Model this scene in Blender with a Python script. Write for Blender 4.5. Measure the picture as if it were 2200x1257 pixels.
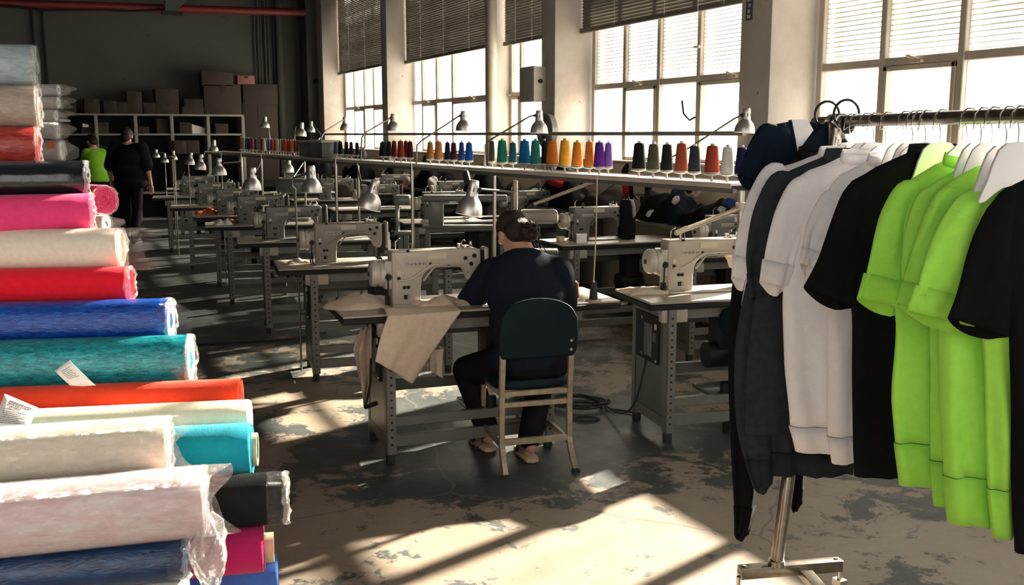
import bpy, bmesh, math, random
from mathutils import Vector, Matrix, Euler
R = math.radians
PI = math.pi
rnd = random.Random(7)
for o in list(bpy.data.objects): bpy.data.objects.remove(o)
scn = bpy.context.scene
COL = scn.collection

# ------------------------------------------------------------------ camera, sky, sun, exposure
EYE = 1.62; FOC = 2139.0; YAW = R(24.8); PIT = R(9.0)
cd = bpy.data.cameras.new('camera'); cam = bpy.data.objects.new('camera', cd); COL.objects.link(cam)
cd.sensor_fit = 'HORIZONTAL'; cd.sensor_width = 36.0; cd.lens = 36.0 * FOC / 2200.0
cam.location = (0, 0, EYE); cam.rotation_euler = (R(90) - PIT, 0, -YAW)
cd.clip_start = 0.05; cd.clip_end = 300
scn.camera = cam
SKY = 3.7
w = bpy.data.worlds.new('sky'); scn.world = w; w.use_nodes = True
bg = w.node_tree.nodes['Background']; bg.inputs[0].default_value = (1.0, 0.97, 0.94, 1); bg.inputs[1].default_value = SKY
SUN_AZ, SUN_EL = R(71.0), R(23.8)
sd = bpy.data.lights.new('sun', 'SUN'); sun = bpy.data.objects.new('sun', sd); COL.objects.link(sun)
sd.energy = 66.0; sd.color = (1.0, 0.88, 0.72); sd.angle = R(0.9)
sdir = Vector((math.sin(SUN_AZ) * math.cos(SUN_EL), math.cos(SUN_AZ) * math.cos(SUN_EL), math.sin(SUN_EL)))
sun.rotation_euler = sdir.to_track_quat('Z', 'Y').to_euler(); sun.location = sdir * 30
vs = scn.view_settings
vs.view_transform = 'Standard'; vs.look = 'None'; vs.exposure = 0.0; vs.gamma = 1.0; vs.use_curve_mapping = False
scn.cycles.max_bounces = 14; scn.cycles.diffuse_bounces = 5; scn.cycles.glossy_bounces = 4
scn.cycles.transparent_max_bounces = 24; scn.cycles.caustics_reflective = False; scn.cycles.caustics_refractive = False
scn.cycles.sample_clamp_indirect = 6.0

# ------------------------------------------------------------------ real places of things, surveyed from the photograph
def ray(px, py):
    u = (px - 1100) / FOC; v = (py - 628.5) / FOC
    fw = math.cos(PIT) - v * math.sin(PIT); dn = v * math.cos(PIT) + math.sin(PIT)
    return Vector((u * math.cos(YAW) + fw * math.sin(YAW), -u * math.sin(YAW) + fw * math.cos(YAW), -dn)), fw
def atZ(px, py, z):
    r, f = ray(px, py); return Vector((0, 0, EYE)) + r * ((z - EYE) / r.z)
def atD(px, py, d):
    r, f = ray(px, py); return Vector((0, 0, EYE)) + r * (d / f)
def atX(px, py, X):
    r, f = ray(px, py); return Vector((0, 0, EYE)) + r * (X / r.x)
def atY(px, py, Y):
    r, f = ray(px, py); return Vector((0, 0, EYE)) + r * (Y / r.y)
RT = Vector((math.cos(YAW), -math.sin(YAW), 0)); FW = Vector((math.sin(YAW), math.cos(YAW), 0)); UP = Vector((0, 0, 1))

# ------------------------------------------------------------------ materials
MATS = {}
def nodes_of(m):
    nt = m.node_tree; return nt, nt.nodes, nt.links
def mat(name, col, rough=0.6, metal=0.0, var=0.12, scale=6.0, bump=0.0, bscale=80.0, sheen=0.0, spec=0.5, stretch=None, coat=0.0, emit=None):
    if name in MATS: return MATS[name]
    m = bpy.data.materials.new(name); m.use_nodes = True; nt, N, L = nodes_of(m); b = N['Principled BSDF']
    b.inputs['Roughness'].default_value = rough; b.inputs['Metallic'].default_value = metal
    b.inputs['Specular IOR Level'].default_value = spec
    if sheen: b.inputs['Sheen Weight'].default_value = sheen; b.inputs['Sheen Roughness'].default_value = 0.5
    if coat: b.inputs['Coat Weight'].default_value = coat; b.inputs['Coat Roughness'].default_value = 0.12
    tc = N.new('ShaderNodeTexCoord'); vec = tc.outputs['Object']
    if stretch:
        mp = N.new('ShaderNodeMapping'); mp.inputs['Scale'].default_value = stretch; L.new(vec, mp.inputs[0]); vec = mp.outputs[0]
    if var:
        no = N.new('ShaderNodeTexNoise'); no.inputs['Scale'].default_value = scale; no.inputs['Detail'].default_value = 5; L.new(vec, no.inputs['Vector'])
        rp = N.new('ShaderNodeValToRGB'); c = col
        rp.color_ramp.elements[0].position = 0.3; rp.color_ramp.elements[1].position = 0.7
        rp.color_ramp.elements[0].color = (c[0] * (1 - var), c[1] * (1 - var), c[2] * (1 - var), 1)
        rp.color_ramp.elements[1].color = (min(1, c[0] * (1 + var)), min(1, c[1] * (1 + var)), min(1, c[2] * (1 + var)), 1)
        L.new(no.outputs['Fac'], rp.inputs[0]); L.new(rp.outputs[0], b.inputs['Base Color'])
    else: b.inputs['Base Color'].default_value = (*col, 1)
    if bump:
        n2 = N.new('ShaderNodeTexNoise'); n2.inputs['Scale'].default_value = bscale; n2.inputs['Detail'].default_value = 3; L.new(vec, n2.inputs['Vector'])
        bp = N.new('ShaderNodeBump'); bp.inputs['Strength'].default_value = bump; bp.inputs['Distance'].default_value = 0.01
        L.new(n2.outputs['Fac'], bp.inputs['Height']); L.new(bp.outputs[0], b.inputs['Normal'])
    if emit:
        b.inputs['Emission Color'].default_value = (*emit[:3], 1); b.inputs['Emission Strength'].default_value = emit[3]
    MATS[name] = m; return m
def cloth(name, col, var=0.08): return mat(name, col, 0.9, 0, var, 40, 0.25, 500, sheen=0.08 if max(col) > .1 else 0, spec=0.2 if max(col) > .1 else .06)
def mix_node(N, L, a, b, fac):
    x = N.new('ShaderNodeMix'); x.data_type = 'RGBA'
    for s, i in ((fac, 0), (a, 6), (b, 7)):
        if isinstance(s, (int, float)): x.inputs[i].default_value = s
        elif isinstance(s, tuple): x.inputs[i].default_value = s
        else: L.new(s, x.inputs[i])
    return x.outputs[2]
def ramp(N, L, src, p0, p1, c0=(0, 0, 0, 1), c1=(1, 1, 1, 1)):
    r_ = N.new('ShaderNodeValToRGB'); e = r_.color_ramp.elements; e[0].position = p0; e[1].position = p1; e[0].color = c0; e[1].color = c1
    L.new(src, r_.inputs[0]); return r_.outputs[0]
def noise(N, L, vec, sc, det=6, rough=0.55, dist=0.0):
    n = N.new('ShaderNodeTexNoise'); n.inputs['Scale'].default_value = sc; n.inputs['Detail'].default_value = det
    n.inputs['Roughness'].default_value = rough; n.inputs['Distortion'].default_value = dist; L.new(vec, n.inputs['Vector']); return n.outputs['Fac']

def floor_mat():
    m = bpy.data.materials.new('worn_concrete'); m.use_nodes = True; nt, N, L = nodes_of(m); b = N['Principled BSDF']
    g = N.new('ShaderNodeNewGeometry').outputs['Position']
    big = noise(N, L, g, 0.5, 4); mid = noise(N, L, g, 2.6, 10, 0.74, 0.35); fine = noise(N, L, g, 26, 6, 0.7)
    tan = mix_node(N, L, (0.17, 0.135, 0.10, 1), (0.27, 0.22, 0.17, 1), fine)
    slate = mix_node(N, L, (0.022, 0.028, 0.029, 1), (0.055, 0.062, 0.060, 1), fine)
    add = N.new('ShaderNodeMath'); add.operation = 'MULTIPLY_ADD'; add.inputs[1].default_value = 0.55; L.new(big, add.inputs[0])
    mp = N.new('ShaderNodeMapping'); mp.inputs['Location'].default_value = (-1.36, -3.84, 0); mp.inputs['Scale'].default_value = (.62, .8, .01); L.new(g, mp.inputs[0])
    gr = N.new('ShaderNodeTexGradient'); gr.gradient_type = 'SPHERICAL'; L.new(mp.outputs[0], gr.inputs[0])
    wr = N.new('ShaderNodeMath'); wr.operation = 'MULTIPLY_ADD'; wr.inputs[1].default_value = 0.30; L.new(gr.outputs['Fac'], wr.inputs[0]); L.new(mid, wr.inputs[2])  # extra slate around the chair, painting in the shade there
    sp = N.new('ShaderNodeSeparateXYZ'); L.new(g, sp.inputs[0]); mr = N.new('ShaderNodeMapRange'); mr.inputs[1].default_value = 6.0; mr.inputs[2].default_value = 7.5; mr.inputs[3].default_value = 0; mr.inputs[4].default_value = .15; L.new(sp.outputs[1], mr.inputs[0])  # extra slate down the aisle, painting in its shade
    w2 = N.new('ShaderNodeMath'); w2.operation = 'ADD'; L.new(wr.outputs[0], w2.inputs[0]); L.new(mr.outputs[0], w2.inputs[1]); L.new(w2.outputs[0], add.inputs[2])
    worn = ramp(N, L, add.outputs[0], 0.80, 0.835)  # real worn slate patches together with the painted shade
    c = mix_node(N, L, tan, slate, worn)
    vo = N.new('ShaderNodeTexVoronoi'); vo.feature = 'DISTANCE_TO_EDGE'; vo.inputs['Scale'].default_value = 0.55
    wob = N.new('ShaderNodeMix'); wob.data_type = 'VECTOR'; wob.inputs[0].default_value = 0.25
    nc = N.new('ShaderNodeTexNoise'); nc.inputs['Scale'].default_value = 1.6; nc.inputs['Detail'].default_value = 6; L.new(g, nc.inputs['Vector'])
    L.new(g, wob.inputs[4]); L.new(nc.outputs['Color'], wob.inputs[5]); L.new(wob.outputs[1], vo.inputs['Vector'])
    crack = ramp(N, L, vo.outputs['Distance'], 0.0005, 0.003, (1, 1, 1, 1), (0, 0, 0, 1))
    c = mix_node(N, L, c, (0.10, 0.085, 0.07, 1), crack)
    spots = ramp(N, L, noise(N, L, g, 5.5, 9, 0.78, 0.5), 0.585, 0.61)
    c = mix_node(N, L, c, (0.07, 0.075, 0.074, 1), spots)
    L.new(c, b.inputs['Base Color'])
    rr = ramp(N, L, mid, 0.3, 0.7, (0.36, 0.36, 0.36, 1), (0.62, 0.62, 0.62, 1)); L.new(rr, b.inputs['Roughness'])
    bp = N.new('ShaderNodeBump'); bp.inputs['Strength'].default_value = 0.18; bp.inputs['Distance'].default_value = 0.01; L.new(fine, bp.inputs['Height']); L.new(bp.outputs[0], b.inputs['Normal'])
    return m
def plaster(name, col, dirt, sc=1.0):
    m = bpy.data.materials.new(name); m.use_nodes = True; nt, N, L = nodes_of(m); b = N['Principled BSDF']
    g = N.new('ShaderNodeNewGeometry').outputs['Position']
    a = noise(N, L, g, 1.3 * sc, 8, 0.65, 0.3)
    c = mix_node(N, L, (*col, 1), (*dirt, 1), ramp(N, L, a, 0.45, 0.75))
    sp = ramp(N, L, noise(N, L, g, 9 * sc, 4, 0.6, 0.2), 0.70, 0.73)
    c = mix_node(N, L, c, (dirt[0] * .55, dirt[1] * .5, dirt[2] * .45, 1), sp)
    L.new(c, b.inputs['Base Color']); b.inputs['Roughness'].default_value = 0.85
    bp = N.new('ShaderNodeBump'); bp.inputs['Strength'].default_value = 0.25; bp.inputs['Distance'].default_value = 0.02
    L.new(noise(N, L, g, 14, 8, 0.7), bp.inputs['Height']); L.new(bp.outputs[0], b.inputs['Normal'])
    return m
def glass_mat(name, d0, d1):
    m = bpy.data.materials.new(name); m.use_nodes = True; nt, N, L = nodes_of(m); N.remove(N['Principled BSDF'])
    out = N['Material Output']; tr = N.new('ShaderNodeBsdfTransparent'); tr.inputs[0].default_value = (0.96, 0.97, 0.96, 1)
    df = N.new('ShaderNodeBsdfTranslucent'); df.inputs[0].default_value = (0.74, 0.74, 0.73, 1)
    gl = N.new('ShaderNodeBsdfGlossy'); gl.inputs['Roughness'].default_value = 0.08
    g = N.new('ShaderNodeNewGeometry').outputs['Position']
    mp = N.new('ShaderNodeMapping'); mp.inputs['Scale'].default_value = (1, 3.0, 1.2); L.new(g, mp.inputs[0])
    d = ramp(N, L, noise(N, L, mp.outputs[0], 2.2, 8, 0.7, 0.4), 0.42, 0.85, (d0, d0, d0, 1), (d1, d1, d1, 1))
    m1 = N.new('ShaderNodeMixShader'); L.new(d, m1.inputs[0]); L.new(tr.outputs[0], m1.inputs[1]); L.new(df.outputs[0], m1.inputs[2])
    m2 = N.new('ShaderNodeMixShader'); m2.inputs[0].default_value = 0.05; L.new(m1.outputs[0], m2.inputs[1]); L.new(gl.outputs[0], m2.inputs[2])
    L.new(m2.outputs[0], out.inputs[0]); return m
def wrap_mat(name, milk=0.22, gloss=0.16, wr=60, stretch=(1, 1, 1)):
    """clear plastic film: mostly see-through, milky where it bunches, sharp highlights on its creases"""
    m = bpy.data.materials.new(name); m.use_nodes = True; nt, N, L = nodes_of(m); N.remove(N['Principled BSDF'])
    out = N['Material Output']; tr = N.new('ShaderNodeBsdfTransparent'); df = N.new('ShaderNodeBsdfDiffuse'); df.inputs[0].default_value = (0.86, 0.84, 0.82, 1)
    gl = N.new('ShaderNodeBsdfGlossy'); gl.inputs['Roughness'].default_value = 0.13
    tc = N.new('ShaderNodeTexCoord').outputs['Object']; mp = N.new('ShaderNodeMapping'); mp.inputs['Scale'].default_value = stretch; L.new(tc, mp.inputs[0]); v = mp.outputs[0]
    bp = N.new('ShaderNodeBump'); bp.inputs['Strength'].default_value = 1.0; bp.inputs['Distance'].default_value = 0.022
    L.new(noise(N, L, v, wr, 5, 0.65, 1.2), bp.inputs['Height']); L.new(bp.outputs[0], gl.inputs['Normal']); L.new(bp.outputs[0], df.inputs['Normal'])
    f = ramp(N, L, noise(N, L, v, wr * 0.35, 6, 0.7, 1.0), 0.35, 0.75, (milk * .5,) * 3 + (1,), (min(1, milk * 1.7),) * 3 + (1,))
    m1 = N.new('ShaderNodeMixShader'); L.new(f, m1.inputs[0]); L.new(tr.outputs[0], m1.inputs[1]); L.new(df.outputs[0], m1.inputs[2])
    m2 = N.new('ShaderNodeMixShader'); m2.inputs[0].default_value = gloss; L.new(m1.outputs[0], m2.inputs[1]); L.new(gl.outputs[0], m2.inputs[2])
    L.new(m2.outputs[0], out.inputs[0]); MATS[name] = m; return m
def mottled(name, a, b_, sc=70, rough=0.3, p0=0.4, p1=0.68, stretch=(0.3, 1, 1)):
    m = bpy.data.materials.new(name); m.use_nodes = True; nt, N, L = nodes_of(m); b = N['Principled BSDF']
    tc = N.new('ShaderNodeTexCoord').outputs['Object']; mp = N.new('ShaderNodeMapping'); mp.inputs['Scale'].default_value = stretch; L.new(tc, mp.inputs[0])
    c = mix_node(N, L, (*a, 1), (*b_, 1), ramp(N, L, noise(N, L, mp.outputs[0], sc, 6, 0.75, 1.0), p0, p1)); L.new(c, b.inputs['Base Color'])
    b.inputs['Roughness'].default_value = rough
    bp = N.new('ShaderNodeBump'); bp.inputs['Strength'].default_value = 0.35; bp.inputs['Distance'].default_value = 0.01
    L.new(noise(N, L, mp.outputs[0], sc * 1.5, 4, 0.6, 0.8), bp.inputs['Height']); L.new(bp.outputs[0], b.inputs['Normal'])
    MATS[name] = m; return m
def translucent_slat():
    m = bpy.data.materials.new('white_louvre'); m.use_nodes = True; nt, N, L = nodes_of(m); N.remove(N['Principled BSDF'])
    a = N.new('ShaderNodeBsdfDiffuse'); a.inputs[0].default_value = (0.42, 0.36, 0.30, 1); t = N.new('ShaderNodeBsdfTranslucent'); t.inputs[0].default_value = (0.2, 0.15, 0.11, 1)
    x = N.new('ShaderNodeMixShader'); x.inputs[0].default_value = 0.2; L.new(a.outputs[0], x.inputs[1]); L.new(t.outputs[0], x.inputs[2]); L.new(x.outputs[0], N['Material Output'].inputs[0]); return m

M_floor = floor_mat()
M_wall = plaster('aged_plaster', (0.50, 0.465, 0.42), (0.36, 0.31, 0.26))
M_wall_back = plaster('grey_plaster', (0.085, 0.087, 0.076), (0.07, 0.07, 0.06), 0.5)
M_dado = plaster('lower_plaster', (0.64, 0.545, 0.44), (0.54, 0.45, 0.36))
M_ceil = mat('ceiling_board', (0.12, 0.12, 0.115), 0.9)
M_glass = glass_mat('dusty_glass', .03, .25); M_haze = glass_mat('hazy_old_glass', .42, .85); M_louvre = translucent_slat()
M_frame = mat('window_frame_paint', (0.48, 0.43, 0.36), 0.55, 0, 0.1, 8)
M_blind = mat('dark_blind', (0.16, 0.145, 0.125), 0.65, 0, 0.08)
M_cord = mat('blind_cord', (0.75, 0.72, 0.66), 0.7)
M_steel = mat('steel', (0.55, 0.52, 0.48), 0.32, 1.0, 0.1, 20)
M_chrome = mat('bright_steel', (0.66, 0.63, 0.58), 0.2, 1.0, 0.1, 12)
M_alu = mat('aluminium_shade', (0.60, 0.58, 0.55), 0.38, 0.9, 0.08, 15)
M_shade_in = mat('shade_lining', (0.86, 0.84, 0.78), 0.6)
M_bulb = mat('warm_bulb', (1, 0.9, 0.75), 0.5, emit=(1.0, 0.82, 0.58, 3.0))
M_grey = mat('grey_table_paint', (0.15, 0.15, 0.138), 0.42, 0.1, 0.12, 9)
M_panel = mat('grey_panel_paint', (0.13, 0.134, 0.125), 0.35, 0.25, 0.12, 5)
M_lam = mat('worn_laminate', (0.36, 0.33, 0.28), 0.38, 0, 0.08, 5)
M_black = mat('black_plastic', (0.012, 0.012, 0.013), 0.5, spec=.22)
M_rubber = mat('black_rubber', (0.02, 0.02, 0.02), 0.8)
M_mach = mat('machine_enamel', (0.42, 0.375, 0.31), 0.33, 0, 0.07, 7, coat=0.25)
M_machg = mat('dimmed_grey_enamel', (0.125, 0.128, 0.118), 0.36, 0, 0.07, 7, coat=0.2)  # grey enamel, darkened to carry the weak light of the far rows
M_machm = mat('shaded_machine_enamel', (0.25, 0.228, 0.19), 0.35, 0, 0.07, 7, coat=0.2)  # shaded copy of the machine enamel, imitating light falloff
M_wheel = mat('wheel_enamel', (0.46, 0.435, 0.38), 0.35, 0.1, 0.06, 7)
M_label = mat('yellowed_label', (0.56, 0.50, 0.38), 0.6)
M_mark = mat('worn_marking', (0.50, 0.47, 0.42), 0.5)
M_plate = mat('raised_nameplate', (0.39, 0.36, 0.31), 0.4)
M_canvas = cloth('cream_canvas', (0.58, 0.48, 0.365))
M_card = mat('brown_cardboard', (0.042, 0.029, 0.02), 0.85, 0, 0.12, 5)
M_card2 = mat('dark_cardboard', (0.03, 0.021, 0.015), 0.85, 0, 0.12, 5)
M_paper = mat('white_paper', (0.78, 0.75, 0.74), 0.8, 0, 0.03)
M_ink = mat('grey_ink', (0.12, 0.11, 0.11), 0.8, 0, 0)
M_shelf = mat('pale_shelf_board', (0.24, 0.225, 0.20), 0.6)
M_tube = mat('cardboard_core', (0.50, 0.37, 0.24), 0.8)
M_red = mat('red_pipe_paint', (0.18, 0.018, 0.018), 0.5)
M_skin = mat('skin', (0.52, 0.29, 0.19), 0.5, 0, 0.06, 20)
M_hair = mat('dark_hair', (0.016, 0.009, 0.006), 0.45, 0, 0.35, 10, 0.6, 90, stretch=(3, 3, .6), spec=.3)
M_navy = cloth('navy_knit', (0.012, 0.016, 0.026))
M_blackc = cloth('black_cloth', (0.010, 0.010, 0.012))
M_vinyl = mat('blue_vinyl', (0.003, 0.012, 0.017), 0.6, 0, 0.15, 6, spec=.15)
M_chairf = mat('worn_chair_metal', (0.30, 0.25, 0.185), 0.45, 0.4, 0.22, 30)
M_white = mat('white_plastic', (0.82, 0.80, 0.81), 0.35, 0, 0.02)
M_cone = mat('yarn_cone_tip', (0.55, 0.6, 0.62), 0.5)
M_dark = mat('dark_recess', (0.02, 0.02, 0.02), 0.9, 0, 0)
M_wrap = wrap_mat('clear_film', 0.012, 0.055, 55, (0.6, 1, 1))
M_wrapm = wrap_mat('milky_film', 0.13, 0.15, 50, (0.6, 1, 1))
M_wrapc = wrap_mat('crumpled_film', 0.16, 0.24, 26); M_wrape = wrap_mat('bunched_film', 0.16, 0.2, 40)

# ------------------------------------------------------------------ mesh builder
class MB:
    def __init__(s): s.v = []; s.f = []; s.M = Matrix.Identity(4)
    def add(s, vs_, fs):
        o = len(s.v); s.v += [s.M @ Vector(p) for p in vs_]; s.f += [[i + o for i in q] for q in fs]; return s
    def box(s, x0, y0, z0, x1, y1, z1):
        return s.add([(x0, y0, z0), (x1, y0, z0), (x1, y1, z0), (x0, y1, z0), (x0, y0, z1), (x1, y0, z1), (x1, y1, z1), (x0, y1, z1)],
                     [(0, 3, 2, 1), (4, 5, 6, 7), (0, 1, 5, 4), (1, 2, 6, 5), (2, 3, 7, 6), (3, 0, 4, 7)])
    def bar(s, p, q, wd, ht, up=(0, 0, 1)):
        p = Vector(p); q = Vector(q); d = (q - p).normalized(); up = Vector(up)
        if abs(d.dot(up)) > 0.98: up = Vector((0, 1, 0))
        a = d.cross(up).normalized() * wd / 2; b = a.cross(d).normalized() * ht / 2
        return s.loft([[p - a - b, p + a - b, p + a + b, p - a + b], [q - a - b, q + a - b, q + a + b, q - a + b]], True, True)
    def loft(s, rings, c0=True, c1=True, closed=True):
        n = len(rings[0]); vs_ = [p for r_ in rings for p in r_]; fs = []
        for i in range(len(rings) - 1):
            for k in range(n if closed else n - 1):
                a = i * n + k; b = i * n + (k + 1) % n; fs.append((a, b, b + n, a + n))
        if c0: fs.append(tuple(range(n - 1, -1, -1)))
        if c1: fs.append(tuple(range((len(rings) - 1) * n, len(rings) * n)))
        return s.add(vs_, fs)
    def cyl(s, p, q, r0, r1=None, n=14, cap=True):
        return s.tube([p, q], [r0, r0 if r1 is None else r1], n, cap)
    def tube(s, pts, r_, n=8, cap=True):
        pts = [Vector(p) for p in pts]; rs = r_ if isinstance(r_, (list, tuple)) else [r_] * len(pts)
        d0 = (pts[1] - pts[0]).normalized(); a = d0.orthogonal().normalized(); rings = []
        for i, p in enumerate(pts):
            if i == 0: d = pts[1] - pts[0]
            elif i == len(pts) - 1: d = pts[i] - pts[i - 1]
            else: d = (pts[i + 1] - pts[i]).normalized() + (pts[i] - pts[i - 1]).normalized()
            d.normalize(); a = (a - d * a.dot(d)).normalized(); b = d.cross(a)
            rings.append([p + (a * math.cos(2 * PI * k / n) + b * math.sin(2 * PI * k / n)) * rs[i] for k in range(n)])
        return s.loft(rings, cap, cap)
    def lathe(s, prof, o=(0, 0, 0), axis=(0, 0, 1), n=24, c0=True, c1=True):
        o = Vector(o); d = Vector(axis).normalized(); a = d.orthogonal().normalized(); b = d.cross(a)
        return s.loft([[o + d * h + (a * math.cos(2 * PI * k / n) + b * math.sin(2 * PI * k / n)) * max(r_, 1e-4) for k in range(n)] for r_, h in prof], c0, c1)
    def prism(s, poly, y0, y1):
        n = len(poly); return s.add([(x, y0, z) for x, z in poly] + [(x, y1, z) for x, z in poly],
                                    [tuple(range(n)), tuple(range(2 * n - 1, n - 1, -1))] + [(i, i + n, (i + 1) % n + n, (i + 1) % n) for i in range(n)])
    def ell(s, c, r_, n=14, m=10, rot=None):
        c = Vector(c); r_ = Vector(r_) if not isinstance(r_, (int, float)) else Vector((r_, r_, r_)); rings = []
        rm = rot.to_matrix() if rot else Matrix.Identity(3)
        for j in range(1, m):
            t = PI * j / m; rings.append([c + rm @ Vector((r_.x * math.sin(t) * math.cos(2 * PI * k / n), r_.y * math.sin(t) * math.sin(2 * PI * k / n), -r_.z * math.cos(t))) for k in range(n)])
        return s.loft(rings)
    def cap(s, p, q, r0, r1, n=12):
        """tapered limb with round ends"""
        p = Vector(p); q = Vector(q); d = (q - p); l = d.length; d.normalize(); a = d.orthogonal().normalized(); b = d.cross(a); rings = []
        pr = [(r0 * math.sin(t), -r0 * math.cos(t)) for t in (0.25, 0.6, 1.0, 1.57)] + [(r1 * math.cos(t), l + r1 * math.sin(t)) for t in (0, 0.55, 0.95, 1.3)]
        for rr, h in pr: rings.append([p + d * h + (a * math.cos(2 * PI * k / n) + b * math.sin(2 * PI * k / n)) * rr for k in range(n)])
        return s.loft(rings)
    def build(s, name, m, parent=None, bevel=0.0, seg=2, smooth=40, solid=0.0, sub=0):
        me = bpy.data.meshes.new(name); me.from_pydata([tuple(p) for p in s.v], [], s.f)
        bm = bmesh.new(); bm.from_mesh(me); bmesh.ops.recalc_face_normals(bm, faces=bm.faces)
        if bevel:
            es = [e for e in bm.edges if len(e.link_faces) == 2 and e.calc_face_angle(0) > R(35)]
            bmesh.ops.bevel(bm, geom=es, offset=bevel, segments=seg, affect='EDGES', profile=0.5, clamp_overlap=True)
        bm.to_mesh(me); bm.free()
        if smooth:
            for p in me.polygons: p.use_smooth = True
            me.set_sharp_from_angle(angle=R(smooth))
        me.materials.append(m); o = bpy.data.objects.new(name, me); COL.objects.link(o)
        if parent: o.parent = parent
        if solid: md = o.modifiers.new('solid', 'SOLIDIFY'); md.thickness = solid; md.offset = 0
        if sub: md = o.modifiers.new('sub', 'SUBSURF'); md.levels = sub; md.render_levels = sub
        return o
def tag(o, label=None, cat=None, group=None, kind=None):
    if label: o['label'] = label
    if cat: o['category'] = cat
    if group: o['group'] = group
    if kind: o['kind'] = kind
    return o
def thing(name, label, cat, loc=(0, 0, 0), rotz=0.0, group=None):
    o = bpy.data.objects.new(name, None); o.empty_display_size = 0.1; COL.objects.link(o); o.location = loc; o.rotation_euler = (0, 0, rotz)
    return tag(o, label, cat, group)
def struct(o): o['kind'] = 'structure'; return o
def copy_tree(o, parent=None):
    c = o.copy(); COL.objects.link(c)
    if parent: c.parent = parent
    for ch in list(o.children): copy_tree(ch, c)
    return c
def bx(name, m, parent, x0, y0, z0, x1, y1, z1, bevel=0.0, seg=2, smooth=40): return MB().box(x0, y0, z0, x1, y1, z1).build(name, m, parent, bevel, seg, smooth)

# ------------------------------------------------------------------ the building
KW = 5.0 / 5.5
XF, XG, XS = 5.0, 6.0 * KW, 5.82 * KW          # column face, glass, face of the wall under the sills
SILL, TRAN, TOP = 1.352, 2.125, 4.42
YB, XL, YN, HC = 22.9 * KW, -8.0, -0.95, 5.9
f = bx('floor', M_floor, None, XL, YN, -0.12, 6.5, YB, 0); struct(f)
struct(bx('ceiling', M_ceil, None, XL, YN, HC, 6.5, YB, HC + 0.15))
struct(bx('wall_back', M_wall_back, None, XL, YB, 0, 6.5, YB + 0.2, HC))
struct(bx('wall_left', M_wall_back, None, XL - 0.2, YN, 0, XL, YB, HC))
struct(MB().box(XL, YN - .2, 0, 6.5, YN, .5).box(XL, YN - .2, 4.4, 6.5, YN, HC).box(XL, YN - .2, .5, -5.2, YN, 4.4).box(-.4, YN - .2, .5, 1.0, YN, 4.4).box(1.0, YN - .2, .5, 3.6, YN, 1.1).box(1.0, YN - .2, 3.0, 3.6, YN, 4.4).box(3.6, YN - .2, .5, 6.5, YN, 4.4).build('wall_front', M_wall_back, None))  # unseen wall, set close so the window fill drops off quickly
for nm, x0, x1, z0, z1 in (('fill_window_7', -5.2, -.4, .5, 4.4), ('fill_window_8', 1.0, 3.6, 1.1, 3.0)):  # windows added behind the camera as fill for shirts and rolls
    wo = bpy.data.objects.new(nm, None); COL.objects.link(wo); wo.location = (x0, YN - .1, z0); struct(wo); st = (x1 - x0) / 4; hh = z1 - z0
    for k in range(5): MB().box(k * st - .025, -.04, 0, k * st + .025, .04, hh).build('mullion', M_frame, wo)
    for z in (0, hh / 2, hh - .05): MB().box(0, -.03, z, x1 - x0, .03, z + .05).build('transom', M_frame, wo)
    for k in range(4): MB().box(k * st + .025, -.003, .05, k * st + st - .025, .003, hh - .05).build('pane', M_glass, wo, smooth=0)
struct(MB().box(XS, YN, 0, 6.25 * KW, YB, SILL).box(XS, YN, TOP, 6.25 * KW, YB, HC).build('wall_right', M_dado, None))
COLS = [(22.1, 21.62), (17.46, 17.14), (11.06, 10.70), (7.2, 6.79), (2.95, 2.55)]
COLS = [(a * KW, b * KW) for a, b in COLS]
for i, (a, b) in enumerate(COLS):
    m = MB(); nz = 24
    for j in range(1): m.box(XF, b, 0, 6.3 * KW, a, HC)
    struct(m.build('trim_%d' % (i + 1), M_wall, None, 0.012, 2))
struct(bx('trim_7', M_wall, None, 5.72 * KW, 12.98 * KW, 0, 6.2 * KW, 13.3 * KW, HC, 0.01))
struct(bx('trim_8', M_wall_back, None, 5.3 * KW, 22.2 * KW, 0, 6.3 * KW, YB, HC, 0.01))
# broken plaster edge on the near column: flakes of render
WINS = [('window_1', 21.6, 17.47, [21.55, 20.75, 19.9, 19.05, 18.25]), ('window_2', 17.3, 13.3, [17.27, 16.35, 15.4, 14.5, 13.6]),
        ('window_3', 12.97, 11.07, None), ('window_4', 10.69, 7.2, None), ('window_5', 6.78, 2.96, None), ('window_6', 2.54, -.94, None)]
mull = {'window_1': [21.59, 20.55, 19.5, 18.5, 17.5], 'window_2': [17.12, 16.2, 15.25, 14.3, 13.34],
        'window_3': [12.95, 12.35, 11.72, 11.1], 'window_4': [10.62, 9.82, 9.0, 8.16, 7.24],
        'window_5': [6.72, 6.02, 5.27, 4.53, 3.78, 3.0], 'window_6': [2.5, 1.65, .8, -.05, -.92], 'fill_window_7': [-1.65, -2.5, -3.4, -4.2, -4.9]}
mull['window_2'] = [atX(p, 200, XG).y for p in (886, 911, 942, 976)] + [13.34 * KW]
mull['window_1'] = [atX(p, 200, XG).y for p in (745, 764, 786, 806)] + [17.5 * KW]
mull['window_3'] = [12.95 * KW] + [atX(p, 200, XG).y for p in (1082, 1123)] + [11.1 * KW]
mull['window_4'] = [atX(p, 200, XG).y for p in (1280, 1346, 1419, 1505)] + [7.24 * KW]
WINS = [(a, b * KW, c * KW if c > -.9 else c, d) for a, b, c, d in WINS]
mull['window_5'] = [y * KW for y in mull['window_5']]; mull['window_6'] = [y * KW for y in mull['window_6'][:-1]] + [-.92]
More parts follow.
